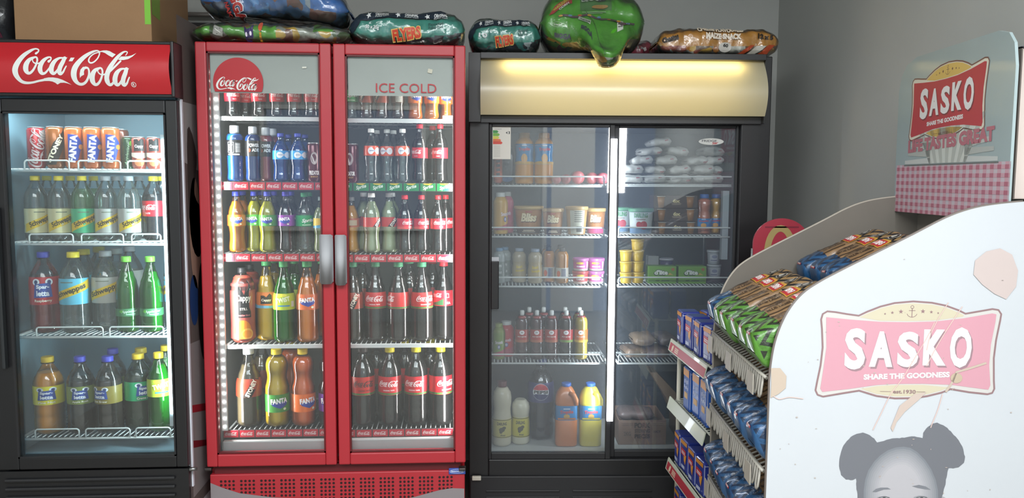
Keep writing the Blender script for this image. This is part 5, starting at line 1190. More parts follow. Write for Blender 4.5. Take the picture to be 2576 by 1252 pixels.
# top left
for k, px, sp in (('trop_2l', 1319, 0), ('trop_2l', 1364, 6)): put(k, FB, px, BSH['1L'], d0, pb(0, 'L'), sp)
c = FB.hy(1256, 425, d0)
r = D.objects.new('energy_drink_bottle', None); COL.objects.link(r)
make_bottle('x', B('smooth', 120, 24, kB, liq='b8482c', lvl=.9, cap='c8502c', lab=(.05, .8, 'c8542c'), art=lambda R, h: [RE(0, (-.3 + .12 * i) * h, R * .8, h * .07, '2a2a34', 10) for i in range(6)]), r)
r.location = FB.w(c.x - .006, d0 - .01, BSH['1L'] + .0005); tag(r, 'orange bottle with upright lettering under the energy sticker, black fridge top shelf', 'bottle')
P = Pillow(.070, .06, .17, 51, .006, 20, flat=.95)
r = empty('drink_pouch', FB, FB.hy(1276, 425, d0 + .04).x, d0 + .06, BSH['1L'] + .001, 'black and blue pouch beside the two blue-wrapped orange drinks', 'pouch')
P.mesh(20, 20).build('pouch_body', M('1c242e', .3, coat=.5, bump=.5, bs=25), r)
art('print', [EL(.0, -.06, .025, .012, '2c5a8c'), PO([(.0, -.02), (.012, .0), (.006, .02), (-.012, .0)], '4c5058'), EL(-.02, .03, .012, .02, '3c3c48')], lambda a_, b_, l: P.front(a_, b_, l + 1), r, step=.012, stepv=.012)
for i, (px, rr, dd) in enumerate(((1399, .019, .0), (1422, .022, .02), (1452, .030, .07), (1487, .027, .12), (1514, .026, .05))):
    q = FB.hy(px, 452, d0 + dd)
    r = empty('cold_meat_roll', FB, q.x, d0 + dd, BSH['1L'] + .001, '', 'meat roll')
    mb = MB(); mb.lathe([(-.06, .3 * rr), (-.055, .8 * rr), (-.045, rr), (.045, rr), (.055, .8 * rr), (.06, .3 * rr)], 20); mb.v = [(x, z, y + rr) for x, y, z in mb.v]
    mb.build('casing', M('a84a50' if i != 1 else '8c3038', .35, coat=.4, var=.1, vs=20), r)
    PEND.append((r, 'red wrapped meat roll, end on', 'meat roll', pb(0, 'L'), q.x, 'meat rolls in the black fridge'))
# second left
put('smooth_y', FB, 1243, BSH['2L'], d0, pb(1, 'L'), 40); put('smooth_p', FB, 1275, BSH['2L'], d0 + .01, pb(1, 'L'), 0)
tb('bliss_big', 1330, '2L', d0 + .035, pb(1, 'L')); tb('bliss', 1391, '2L', d0, pb(1, 'L')); tb('bliss_back', 1450, '2L', d0 - .005, pb(1, 'L')); tb('bliss_pink', 1498, '2L', d0 + .06, pb(1, 'L'))
# third left
for k, px, dd in (('white_milk', 1241, 0), ('white_milk', 1270, .02), ('stumpie', 1306, .03), ('stumpie', 1346, 0), ('oj_black', 1381, .03), ('oj_black', 1414, 0)): put(k, FB, px, BSH['3L'], d0 + dd, pb(2, 'L'))
for px in (1376, 1404): put('oj_black', FB, px, BSH['3L'], d0 + .12, pb(2, 'L'), 0, 'back row,')
for px, kk in ((1460, ('red', 'pink')), (1499, ('pink', 'pink'))):
    for j, k in enumerate(kk): tb(k, px + j, '3L', d0, ('upper' if j else 'lower') + ' one, ' + pb(2, 'L'), j * .0590)
# fourth left
put('smooth_g', FB, 1240, BSH['4L'], d0, pb(3, 'L')); put('smooth_r', FB, 1274, BSH['4L'], d0, pb(3, 'L'))
for k, px in (('nectar_red', 1313), ('nectar_red', 1350), ('nectar_red', 1386), ('nectar_apple', 1424), ('nectar_pine', 1458)): put(k, FB, px, BSH['4L'], d0, pb(3, 'L'))
for k, px in (('nectar_red', 1331), ('nectar_red', 1367), ('nectar_apple', 1421), ('nectar_pine', 1452)): put(k, FB, px, BSH['4L'], d0 + .09, pb(3, 'L'), 0, 'back row,')
# bottom left
put('darling_cap', FB, 1252, BSH['5L'], d0, pb(4, 'L')); put('darling', FB, 1303, BSH['5L'], d0 - .02, pb(4, 'L')); put('pepsi', FB, 1360, BSH['5L'], d0 + .10, pb(4, 'L'))
def jug(col, cap, H, W, Dp):
    def f(root):
        mb = MB(); prof = [(0, .86), (.01, .96), (.03, 1), (.42, 1), (.43, .965), (.66, .965), (.67, 1), (.70, 1), (.78, .97), (.86, .82), (.92, .58), (.95, .36), (.965, .30)]
        n = 32; vs = []
        for k, r in prof:
            for j in range(n):
                a = 2 * PI * j / n; e = 4.5 if k < .8 else 2.6; cc, ss = math.cos(a), math.sin(a); q = (abs(cc) ** e + abs(ss) ** e) ** (-1 / e)
                x, y = r * q * cc * W / 2, r * q * ss * Dp / 2
                if .60 < k < .93 and x > 0: x *= 1 - .10 * math.sin((k - .60) / .33 * PI)
                vs.append((x, y, k * H))
        fs = [list(range(n))[::-1]] + [(i * n + j, i * n + (j + 1) % n, (i + 1) * n + (j + 1) % n, (i + 1) * n + j) for i in range(len(prof) - 1) for j in range(n)] + [[(len(prof) - 1) * n + j for j in range(n)]]
        mb.add(vs, fs, True); mb.build('jug_body', M(col, .3, coat=.4), root)
        MB().tube([(W * .12, -Dp * .42, H * .86), (W * .30, -Dp * .56, H * .84), (W * .40, -Dp * .58, H * .76), (W * .42, -Dp * .54, H * .68)], [.010, .012, .012, .010], 12).build('handle', M(col, .3, coat=.4), root)
        MB().lathe([(.945 * H, .020), (.95 * H, .0225), (.995 * H, .0225), (H, .020)], 20).build('cap', M(cap, .4), root)
        lab = MB(); vs = []; n2 = 28
        for k in (.43, .66):
            for j in range(n2):
                a = 2 * PI * j / n2; e = 4.5; cc, ss = math.cos(a), math.sin(a); q = (abs(cc) ** e + abs(ss) ** e) ** (-1 / e); vs.append((q * cc * W / 2 * 1.0, q * ss * Dp / 2 * 1.0, k * H))
        lab.add(vs, [(j, (j + 1) % n2, n2 + (j + 1) % n2, n2 + j) for j in range(n2)], True)
        lb = lab.build('label', M('2c7fb8', .35, coat=.3), root)
        art('lettering', [T('Tropika', 0, .004, W * .6, .020, 'c85058', 3, 2, .05, .2), EL(0, -.016, .014, .012, 'c8a050', 1), RE(0, .020, W * .3, .004, 'd8e0e8'), PO([(-W * .4, -.03), (W * .4, -.03), (W * .4, -.022), (0, -.027), (-W * .4, -.022)], col, 1)], lambda u, v, l: (u, -Dp / 2 - .0008 - .0005 * l, .545 * H + v), lb)
        return root
    return f
for px, col, nm in ((1424, 'cc7a42', 'orange'), (1485, 'ccbc3c', 'yellow')):
    H = 165 * .00178; z = BSH['5L']; q = FB.hy(px, 1060, d0 - .01)
    r = D.objects.new('juice_jug', None); COL.objects.link(r); jug(col, '2c62b4', H, 58 * .00178, .085)(r)
    r.location = FB.w(q.x, d0 + .0, z + .0005); r.rotation_euler = (0, 0, FB.rot); tag(r, 'big %s handled juice jug, blue cap, bottom of the black fridge' % nm, 'jug', 'juice jugs in the black fridge')
# right: packets of ... in white paper
PK = [patches('white_paper', ['c0c0bc', 'b8b8b4', 'c4c4c0', 'bcbcb8'], 8, .6)]
def packet(L, W, H, seed):
    def f(root):
        P = Pillow(L, W, H, seed, .010, 16, pe=5, flat=.9)
        P.mesh(26, 20).build('paper_wrap', M('c6c5c0', .6, bump=.5, bs=20, var=.05), root)
        art('red_print', [T('STEAK', .03, -.006, L * .22, H * .18, 'b03a44', 6, 1, .04)] if seed == 62 else [RE(.02, .004, L * .16, H * .08, 'b4606a', 6)], lambda a, b, l: P.front(a, b, l + 1), root, step=.012, stepv=.01)
        return root
    return f
rows_ = [(0, [(1586, 0), (1645, 1), (1704, 2), (1763, 0), (1822, 1)]), (1, [(1586, 1), (1645, 2), (1704, 0), (1763, 1), (1822, 2)]), (2, [(1612, 0), (1672, 1), (1748, 2), (1812, 0)]), (3, [(1632, 2), (1700, 1), (1790, 1)]), (4, [(1655, 0)])]
for rr, its in rows_:
    for px, sd in its:
        z = BSH['1R'] + .007 + rr * .0415; q = FB.hy(px, 440 - rr * 18, d0 + .05); q.x = max(bm1 + .062, min(bgb_ - .062, q.x))
        r = proto('packet%d' % sd, packet(.097, .18, .036, 60 + sd)); r.location = FB.w(q.x, d0 + .05 + .012 * ((px + rr) % 3), z)
        r.rotation_euler = (0, math.radians([-4, 3, 0, 4, -3][(px + rr) % 5]), FB.rot + math.radians([2, -3, 1][px % 3]))
        PEND.append((r, 'white paper packet', 'packet', '%s layer of the pile in the black fridge' % ['bottom', 'second', 'third', 'fourth', 'topmost'][rr], q.x, 'white packets heaped in the black fridge')); r.name = 'food_packet'
# second right
tb('darling', 1560, '2R', d0 + .14, pb(1, 'R')); tb('darling', 1612, '2R', d0, pb(1, 'R'))
def sixbox(root, L, H, Dp):
    MB().box(-L / 2, L / 2, -Dp / 2, Dp / 2, 0, H, bev=.0015).build('sleeve', M('3c2a24', .5), root)
    for sx in (-1, 1): 
        cup = MB().lathe([(.003, .017), (H - .006, .021)], 18, c=(sx * L * .33, -Dp / 2 + .012)).build('cup', M('a07040', .4, coat=.3), root)
        MB().lathe([(H - .006, .0235), (H - .003, .0235)], 18, c=(sx * L * .33, -Dp / 2 + .012)).build('foil_lid', M('b8b4a8', .4), cup)
    art('lettering', [T('6x', .004, H * .08, L * .17, H * .30, 'd8c894', 0, 1, .05), RE(.004, -H * .12, L * .22, H * .03, 'b8a890'), RE(.004, -H * .20, L * .20, H * .03, 'b8a890')], lambda u, v, l: (u, -Dp / 2 - .0006 * l, H / 2 + v), root)
    return root
xa, xb = FB.hy(1642, 540, d0).x, FB.hy(1752, 540, d0).x; bh = .0585
for j in range(3):
    r = proto('sixbox', lambda r: sixbox(r, xb - xa, bh, .11)); r.location = FB.w((xa + xb) / 2 + .006 - .003 * j, d0 + .04, BSH['2R'] + .0005 + j * (bh + .0008)); r.rotation_euler = (0, 0, FB.rot)
    r.name = 'dessert_multipack'; tag(r, 'brown six-pack of dessert cups, %s of the stack of three' % ['bottom', 'middle', 'top'][j], 'multipack', 'dessert cup six-packs in the black fridge')
put('peach_j', FB, 1771, BSH['2R'], d0, pb(1, 'R')); put('orange_j', FB, 1817, BSH['2R'], d0, pb(1, 'R'))
# third right
for col_, px, n in ((0, 1575, 3), (1, 1604, 4)):
    for j in range(n): tb('yellow', px, '3R', d0 + .01 * col_, '%s in the %s stack, third shelf, black fridge' % (['lowest', 'second', 'third', 'topmost'][j], ['left', 'right'][col_]), j * .0505)
def dlite(root):
    L, H, Dp = .128, .080, .07
    MB().box(-L / 2, L / 2, -Dp / 2, Dp / 2, 0, H, bev=.0015).build('carton', M('6fa03c', .45, coat=.2), root)
    art('lettering', [T("d'lite", -.006, .012, .062, .022, 'e4e8dc', 0, 3, .05), T("d'lite", -.006, .011, .068, .028, '2a3424', 0, 2, .10), EL(.048, .026, .008, .007, 'a86a3c', 1), PO([(.02, .0), (.035, .010), (.05, .0)], 'c8b04a', 1), RE(-.022, -.026, .018, .003, '35502a'), RE(.014, -.026, .036, .003, '35502a')], lambda u, v, l: (u, -Dp / 2 - .0006 * l, H / 2 + v), root)
    return root
for i, px in enumerate((1664, 1738)):
    q = FB.hy(px, 690, d0); r = proto('dlite', dlite); r.location = FB.w(q.x + (-.001 if i == 0 else .001), d0 + .01, BSH['3R'] + .0005); r.rotation_euler = (0, 0, FB.rot); r.name = 'spread_carton'
    tag(r, 'green carton with white lowercase lettering, %s of the pair' % ['left', 'right'][i], 'carton', 'green cartons in the black fridge')
q = FB.hy(1641, 645, d0 + .13); r = empty('butter_block', FB, q.x, d0 + .13, BSH['3R'] + .001, 'pale wrapped block behind the green cartons', 'block')
MB().box(-.026, .026, -.03, .03, 0, .115, bev=.004).build('wrapping', M('8c9090', .5, bump=.3, bs=30), r)
tb('purple', 1676, '3R', d0 + .085, 'behind the green cartons, third shelf of the black fridge', .0); PEND[-1][0].location.z += .055
q = FB.hy(1676, 690, d0 + .085); r = empty('butter_tray', FB, q.x, d0 + .085, BSH['3R'] + .0005, 'low dark carton carrying the purple cup behind the green cartons', 'carton'); MB().box(-.036, .036, -.03, .03, 0, .0545, bev=.002).build('carton_body', M('2c3038', .5), r)
for j in range(2): tb('white', 1796, '3R', d0 + .04, ('upper' if j else 'lower') + ' of two, third shelf, black fridge', .018 + j * .0665)
q = FB.hy(1800, 700, d0 + .04); r = empty('flat_pack', FB, q.x - .022, d0 + .03, BSH['3R'] + .0005, 'flat dark vacuum pack under the white cups in the black fridge', 'pack')
Pillow(.10, .12, .018, 71, .002, 20, flat=.8).mesh(20, 16).build('pack_film', M('3a3440', .4, coat=.4), r)
# fourth right: loose pale packs
for i, (px, L_v, col, ang) in enumerate(((1592, .16, '8a7462', 6), (1648, .17, '7c6860', -4), (1612, .15, '94806c', 3), (1668, .13, '6c6260', 9))):
    q = FB.hy(px, 880, d0 + .08); P = Pillow(L_v * .68, .16, .05, 81 + i, .010, 14, flat=.85)
    r = empty('meat_pack', FB, q.x, d0 + .06, BSH['4R'] + .003 + (.060 if i > 1 else 0), '%s pale frozen meat pack, %s, lower shelf of the black fridge' % (['left', 'right', 'left', 'right'][i], ['lower layer', 'lower layer', 'upper layer', 'upper layer'][i]), 'meat pack', 'frozen packs in the black fridge', math.radians(ang))
    P.mesh(24, 18).build('pack_film', M(col, .4, coat=.4, bump=.4, bs=20, var=.15, vs=12), r)
# bottom right: open carton of pork
a, b = FB.hy(1556, 1120, d0 - .02), FB.hy(1676, 1120, d0 - .02); w2 = (b.x - a.x) / 2; hh = .115
r = empty('cardboard_carton', FB, (a.x + b.x) / 2, d0 - .01, BSH['5R'] + .001, 'low open cardboard tray with dark stewing meat print, bottom right of the black fridge', 'box')
KR2 = M('8f7362', .7, var=.06, vs=6)
m_ = MB(); m_.box(-w2, w2, 0, .004, 0, hh); m_.box(-w2, w2, .246, .25, 0, hh); m_.box(-w2, -w2 + .004, .004, .246, 0, hh); m_.box(w2 - .004, w2, .004, .246, 0, hh); m_.box(-w2, w2, .004, .246, 0, .004)
cb = m_.build('tray', KR2, r)
art('lettering', [T('PORK', .0, .034, .075, .026, '4a3c36', 0, 1, .05), T('STEWING', .0, .008, .072, .018, '5a4a42', 0, 1, .04), T('PIECES', .0, -.018, .072, .020, '4a3c36', 0, 1, .04), T('2KG', -.070, -.006, .034, .020, '6a5a50', 0, 1, .03), T('10CT', .070, .004, .034, .011, '4a3c36', 0, 1, .04),
                  RE(-.068, .042, .055, .0016, '5c4c44'), RE(-.068, .034, .055, .0016, '5c4c44'), RE(.068, .042, .055, .0016, '5c4c44'), RE(.068, .034, .055, .0016, '5c4c44')], lambda u, v, l: (u, -.0008 * l, hh / 2 + v), cb)
for i in range(3):
    P = Pillow(.17, .12, .05, 91 + i, .008, 14, flat=.85); t = empty('meat_pack', FB, (a.x + b.x) / 2 + (-.015, .01, -.02)[i], d0 + .08 + .0 * i, BSH['5R'] + .006 + i * .050, 'frozen meat pack, %s in the open stewing meat tray' % ['lowest', 'middle', 'topmost'][i], 'meat pack', 'packs in the tray')
    P.mesh(24, 18).build('pack_film', M('6e5f5c', .4, coat=.4, bump=.4, bs=20, var=.2, vs=10), t)
q = FB.hy(1705, 1100, d0 + .06)
r = empty('cardboard_carton', FB, q.x + .03, d0 + .12, BSH['5R'] + .001, 'tall brown carton leaning in the bottom right corner of the black fridge', 'box')
zt = FB.hy(1600, 925, d0 + .12).z - BSH['5R']
m_ = MB(); pr_ = [(-.155, zt * .93), (-.125, zt * .93), (-.02, zt * .60), (.035, zt * .36), (.035, .0), (-.03, 0), (-.03, zt * .25), (-.075, zt * .55)]
m_.prism(pr_, 0, .14); m_.build('carton_flap', M('86705c', .7, var=.06), r)
MB().box(.036, .11, .0, .14, 0, zt * .34, bev=.002).build('carton_side', M('54483e', .7), r)
# ============================================================ bread rack (front right) and its loaves
FK = Frame(.815, 2.05, math.radians(-5.4)); KW = .68
K_ = lambda px, py, y=0: FK.hy(px, py, y)
rack = empty('bread_rack', FK, 0, 0, 0, 'tall white bread rack with red badge panels and a printed girl on its side', 'rack')
ed = [K_(x, y) for x, y in ((1937, 985), (1938, 950), (1943, 905), (1952, 860), (1968, 815), (1990, 775), (2020, 740), (2060, 712), (2120, 680), (2200, 640), (2300, 590), (2380, 549), (2440, 527), (2500, 515), (2576, 507))]
out = [(p.x, p.z) for p in ed]; out = crom(out, 4); out = [(out[0][0] - .004, 0)] + out + [(.80, out[-1][1] + .002), (.80, 0)]
sidec = M('bcc0c4', .5, coat=.1, var=.015, vs=3, name='white_side_panel')
near = MB().prism(out, 0, .012).build('side_panel', sidec, rack)
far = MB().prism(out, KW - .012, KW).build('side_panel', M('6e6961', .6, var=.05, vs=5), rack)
edg = MB().tube([(x, .006, z) for x, z in out[:-2]], .0045, 6).build('panel_edge', M('6e655f', .6), rack)
MB().tube([(x, KW - .006, z) for x, z in out[:-2]], .0045, 6).build('panel_edge', M('a49c90', .6), rack)
MB().box(.70, .80, .012, KW - .012, 0, 1.445).build('back_panel', M('a09a92', .6), rack)
MB().box(.02, .70, .012, KW - .012, .04, .10).build('base', M('8c8680', .6), rack)
# the badge, as unit art (1 wide)
def bpt(l): return [((x - 1015) / 1960, -(y - 620) / 1960) for x, y in l]
OUTB = [(66,290),(82,230),(130,200),(220,208),(340,228),(470,245),(560,200),(700,142),(850,102),(1050,82),(1250,95),(1400,125),(1540,175),(1615,212),(1760,185),(1900,158),(1965,168),(1997,212),(1990,280),(1958,500),(1945,700),(1960,950),(1970,1040),(1950,1085),(1900,1100),(1700,1080),(1500,1048),(1400,1090),(1250,1130),(1100,1155),(900,1160),(700,1135),(600,1105),(510,1078),(330,1110),(120,1150),(60,1130),(35,1080),(50,980),(80,800),(95,600),(80,400)]
REDB = [(120,265),(400,290),(700,310),(1000,312),(1300,300),(1600,262),(1900,205),(1945,215),(1940,300),(1905,550),(1900,780),(1925,1000),(1905,1050),(1700,1025),(1500,1000),(1200,992),(900,998),(700,1012),(400,1060),(110,1098),(85,1060),(110,850),(135,600),(125,400)]
TOPY = [(480,262),(560,222),(700,162),(850,122),(1050,104),(1250,116),(1400,146),(1530,195),(1600,228),(1590,245),(1300,288),(1000,300),(700,298)]
BOTY = [(525,1058),(700,1025),(900,1010),(1200,1005),(1480,1030),(1400,1065),(1250,1108),(1100,1133),(900,1138),(700,1112)]
def star(cx, cy, r, col, layer=3): return PO([(cx + r * (1 if j % 2 == 0 else .42) * math.sin(j * PI / 5), cy + r * (1 if j % 2 == 0 else .42) * math.cos(j * PI / 5)) for j in range(10)], col, layer)
def badge(red, line, cream, yel, txt, shad):
    Z = lambda x, y: ((x - 1015) / 1960, -(y - 620) / 1960)
    it = [PO(bpt(OUTB), cream, 1), LN(bpt(OUTB), .010, line, 2, True), PO(bpt(TOPY), yel, 2), PO(bpt(BOTY), yel, 2), PO(bpt(REDB), red, 3)]
    for ch, cx, cy, w_, h_ in (('S', 445, 612, 225, 460), ('A', 728, 612, 255, 395), ('S', 1017, 612, 230, 395), ('K', 1305, 588, 250, 400), ('O', 1583, 585, 235, 450)):
        x, y = Z(cx, cy); it.append(T(ch, x + .009, y - .011, w_ / 1960, h_ / 1960, shad, 0, 4, .055 if ch in 'AK' else .04)); it.append(T(ch, x, y, w_ / 1960, h_ / 1960, txt, 0, 5, .055 if ch in 'AK' else .04))
    x, y = Z(1015, 905); it.append(T('SHARE THE GOODNESS', x, y, .475, .032, txt, 2.5, 5, .05))
    x, y = Z(1000, 1083); it.append(T('est.1930', x, y, .125, .022, line, 0, 5)); it += [RE(x - .105, y, .06, .002, line, 0, 5), RE(x + .09, y, .05, .002, line, 0, 5)]
    for cx, cy, r in ((752, 222, 14), (830, 208, 19), (922, 196, 27), (1158, 190, 27), (1248, 197, 20), (1322, 208, 14)): x, y = Z(cx, cy); it.append(star(x, y, r / 1960, line))
    x, y = Z(1042, 195); it += [RE(x, y - .005, .004, .05, line, 0, 3), RE(x, y + .006, .036, .003, line, 0, 3), LN([(x + .0085 * math.cos(a * PI / 6), y + .026 + .0085 * math.sin(a * PI / 6)) for a in range(12)], .003, line, 3, True), LN([(x + .028 * math.cos(a), y - .006 + .025 * math.sin(a)) for a in [PI + .25 + i * (PI - .5) / 8 for i in range(9)]], .003, line, 3)]
    return it
def scale_art(items, s, cx=0, cy=0, sy=None): return [([(cx + x * s, cy + y * (sy or s)) for x, y in v], f, c, l) for v, f, c, l in items]
A0, A1 = K_(2049, 1000), K_(2518, 760)
bw = (A1.x - A0.x); bc = K_(2283, 880)
front_map = lambda u, v, l: (bc.x + u, -.0004 - .00028 * l, bc.z + v)
art('badge', scale_art(badge('c4909c', '8a6e70', 'c2bfbb', 'c0b8a0', 'cfcfcf', '94787f'), bw), front_map, near)
# the girl printed below it
def gp(l): return [(lambda p: (p.x - bc.x, p.z - bc.z))(K_(2080 + x / 5.194, 1040 + y / 5.194)) for x, y in l]
hair = [(160,640),(170,560),(185,500),(205,440),(240,385),(290,330),(340,285),(390,262),(430,255),(470,245),(520,262),(560,280),(620,325),(655,375),(700,365),(780,340),(880,320),(950,320),(1110,295),(1180,305),(1250,318),(1258,250),(1300,190),(1370,132),(1440,115),(1520,150),(1620,230),(1700,320),(1770,430),(1805,560),(1790,640),(1720,700),(1650,714),(1590,712),(1570,800),(1540,950),(1505,1075),(1480,1300),(1400,1500),(560,1500),(430,1300),(400,1080),(385,950),(380,845),(340,865),(250,860),(185,800),(165,720)]
def jag(l, a=5):
    o = []
    for i, (x, y) in enumerate(l):
        o.append((x, y)); nx, ny = l[(i + 1) % len(l)]; k = int(math.hypot(nx - x, ny - y) / 30)
        for q in range(1, k): t = q / k; o.append((x + (nx - x) * t + random.uniform(-a, a), y + (ny - y) * t + random.uniform(-a, a)))
    return o
def oval(cx, cy, rx, ry, n=36, p=2): return [(cx + rx * math.copysign(abs(math.cos(2 * PI * i / n)) ** (2 / p), math.cos(2 * PI * i / n)), cy + ry * math.copysign(abs(math.sin(2 * PI * i / n)) ** (2 / p), math.sin(2 * PI * i / n))) for i in range(n)]
face = [(480,1000),(500,860),(540,740),(620,620),(700,540),(800,475),(900,440),(1000,430),(1090,445),(1180,500),(1280,600),(1360,720),(1420,860),(1450,1000),(1455,1200),(1420,1400),(1330,1600),(1180,1760),(980,1830),(780,1760),(620,1620),(520,1420),(480,1200)]
def shrink(l, k, cx=960, cy=950): return [(cx + (x - cx) * k, cy + (y - cy) * k) for x, y in l]
por = [PO(gp([(560,1500),(1400,1500),(1300,1900),(1700,2100),(1900,2500),(100,2500),(300,2100),(680,1900)]), 'a4a6aa', 1), PO(gp(jag(hair)), '6a6c72', 2), PO(gp([(1500,1075),(1545,1095),(1565,1200),(1540,1350),(1480,1400)]), '9a9a9e', 2)]
for i in range(9):
    k = 1 - i * .055; t_ = i / 8; c_ = '%02x%02x%02x' % tuple(int(a + (b - a) * t_ ** .7) for a, b in ((0x78, 0xaa), (0x7c, 0xa8), (0x82, 0xac))); por.append(PO(gp(shrink(face, k)), c_, 3 + i))
L0 = 13
por += [PO(gp([(590,1018),(640,978),(700,962),(790,962),(835,985),(740,990),(640,1022)]), '74767c', L0), PO(gp([(1105,945),(1200,926),(1290,948),(1355,990),(1280,985),(1180,968)]), '74767c', L0),
        PO(gp([(640,1110),(660,1085),(760,1070),(830,1100),(860,1140),(740,1170),(650,1150)]), '8c8e92', L0), PO(gp([(1130,1085),(1200,1065),(1290,1075),(1350,1120),(1260,1160),(1150,1150)]), '8c8e92', L0)]
for ex in (745, 1235): por += [PO(gp(oval(ex, 1125, 85, 34)), 'e4e6e8', L0 + 1), PO(gp(oval(ex, 1122, 34, 34)), '4c4c50', L0 + 2), LN(gp([(ex - 95, 1120), (ex - 60, 1092), (ex, 1082), (ex + 60, 1092), (ex + 95, 1125)]), .003, '5c5e62', L0 + 2)]
por += [PO(gp([(930,1330),(1000,1310),(1070,1330),(1060,1370),(1000,1385),(940,1370)]), 'a2a2a6', L0), PO(gp([(830,1520),(920,1490),(1000,1505),(1080,1490),(1170,1520),(1080,1580),(1000,1600),(920,1580)]), '94888c', L0)]
art('portrait_print', por, lambda u, v, l: (bc.x + u, -.0004 - .0001 * l, bc.z + v), near)
# worn patches and drips on the panel
def kp(l): return [(lambda p: (p.x - bc.x, p.z - bc.z))(K_(x, y)) for x, y in l]
wear = [PO(kp(jag([(1939,925),(1962,925),(1978,945),(1976,975),(1958,990),(1938,1000)], 1.5)), 'b8a898', 6), PO(kp(jag([(2452,655),(2480,632),(2515,624),(2545,640),(2560,680),(2555,720),(2530,752),(2500,738),(2470,715),(2448,690)], 2)), 'bcaeaa', 6),
        LN(kp([(2378,985),(2395,960),(2405,935),(2440,925),(2480,912)]), .006, 'b8a89a', 7), PO(kp(jag(oval(2405, 950, 15, 13, 14), 1)), 'b4a48e', 7),
        PO(kp(jag([(2240,1075),(2262,1020),(2300,990),(2330,985),(2310,1005),(2275,1035),(2255,1060),(2245,1085)], 2)), 'bcaca2', 6)]
for pts in ([(2350,810),(2330,850),(2300,900),(2270,950),(2240,990),(2215,1040),(2195,1080)], [(2420,770),(2380,830),(2350,880),(2330,920)], [(2370,990),(2358,1030),(2345,1062),(2340,1075)], [(2385,760),(2360,800),(2340,840),(2330,880)], [(1945,995),(1960,1003),(1985,998),(2020,1002)]):
    wear.append(LN(kp(crom(pts, 3)), .0022, 'd0b4ac', 7))
for q in range(46): x, y = random.uniform(1960, 2560), random.uniform(640, 1250); (y > 760 - (x - 1960) * .35) and wear.append(PO(kp(oval(x, y, random.uniform(.8, 3.5), random.uniform(.6, 1.8), 7)), 'b0a49c', 6))
art('worn_marks', wear, front_map, near)
# header board across the back, printed
HX = .622; hzt = 1.903
ho = [(0.014, 1.40), (0.014, 1.80), (.026, 1.86), (.052, 1.89), (.10, hzt), (.56, hzt), (.63, 1.885), (.665, 1.85), (.68, 1.80), (.68, 1.40)]
hm = MB(); n = len(ho); hm.add([(HX, y, z) for y, z in ho] + [(HX + .008, y, z) for y, z in ho], [list(range(n)), list(range(2 * n - 1, n - 1, -1))] + [(i, (i + 1) % n, (i + 1) % n + n, i + n) for i in range(n)])
hb_ = hm.build('header_board', M('9fb0b2', .4, coat=.3, var=.03, vs=4), rack)
hmap = lambda u, v, l: (HX - .0004 - .00025 * l, .34 - u, 1.655 + v)
a_, b_ = FK.hx(2294, 200, HX), FK.hx(2490, 145, HX)
bwd = a_.y - b_.y; ucx = .34 - (a_.y + b_.y) / 2; vcx = (FK.hx(2298, 192, HX).z + FK.hx(2298, 344, HX).z) / 2 - 1.655
hh_ = FK.hx(2298, 192, HX).z - FK.hx(2298, 344, HX).z
hi = scale_art(badge('b8404a', '7c5a50', 'e0dccc', 'd8b868', 'e6e6e6', '7c3c44'), bwd, ucx, vcx, hh_ / .48)
zt_ = 1.545 - 1.655
for i in range(19): hi.append(RE(-.315 + i * .035, zt_ - .07, .0175, .155, 'c8a0ac', 0, 1))
for j in range(7):
    hi.append(RE(0, zt_ - .006 - j * .023, .66, .0115, 'c8a0ac', 0, 2))
    for i in range(19): hi.append(RE(-.315 + i * .035, zt_ - .006 - j * .023, .0175, .0115, 'b06a7c', 0, 3))
hi.append(RE(0, zt_ - .07, .66, .155, 'c4bcc4', 0, 0))
for i in range(13): hi.append(PO([(-.105 + i * .0165, -.10), (-.105 + (i + 1) * .0165, -.10), (-.205 + (i + 1) * .0315, .042), (-.205 + i * .0315, .034)], 'ccd2cc' if i % 2 else 'b4bab4', 2))
for s_ in (-1, 1):
    for q in range(3): hi.append(PO([(s_ * .10, -.10 + q * .02), (s_ * (.27 - q * .02), -.10 + q * .028), (s_ * (.27 - q * .02), -.088 + q * .028), (s_ * .10, -.082 + q * .024)], ['c4cac8', 'b0b6b2', 'bcc2be'][q], 2))
hi.append(T('LIFE TASTES GREAT', .0, -.034, .50, .042, 'b4707c', 2, 5, .06)); hi.append(RE(0, -.104, .55, .004, '6c706e', 0, 3))
art('board_print', hi, hmap, hb_)
# shelves (sloping wire) with front fences
def rackshelf(z0, z1, x0, x1, fence=True):
    m_ = MB(); y0, y1 = .02, KW - .02
    for i in range(24): y = y0 + (y1 - y0) * i / 23; m_.tube([(x0, y, z0), (x1, y, z1)], .003, 5)
    m_.tube([(x0, y0, z0), (x0, y1, z0)], .005, 6); m_.tube([(x1, y0, z1), (x1, y1, z1)], .005, 6)
    s_ = m_.build('wire_shelf', M('9a968c', .5), rack)
    if fence:
        f = MB(); hgt = .055
        f.tube([(x0 - .006, y0 - .005, z0 + .004), (x0 - .006, y1 + .005, z0 + .004)], .0045, 7)
        for i in range(15):
            y = y0 + .02 + (y1 - y0 - .04) * i / 14; q = .011
            f.tube([(x0 - .008, y - q, z0 + .002), (x0 - .013, y - q, z0 - hgt + .01), (x0 - .014, y - q * .4, z0 - hgt), (x0 - .014, y + q * .4, z0 - hgt), (x0 - .013, y + q, z0 - hgt + .01), (x0 - .008, y + q, z0 + .002)], .0034, 6)
        fo = f.build('fence', M('a29e94', .5), s_)
        for k_ in (.08, .34, .60): MB().box(x0 - .0215, x0 - .0185, k_, k_ + .06, z0 - .062, z0 - .004).build('ticket_holder', M('b8b2a6', .5), fo)
    return s_
TIERS = [(.965, 1), (.705, 2), (.445, 3), (.185, 4)]
for z0, k_ in TIERS: rackshelf(z0, z0 + .145, .012, .34)
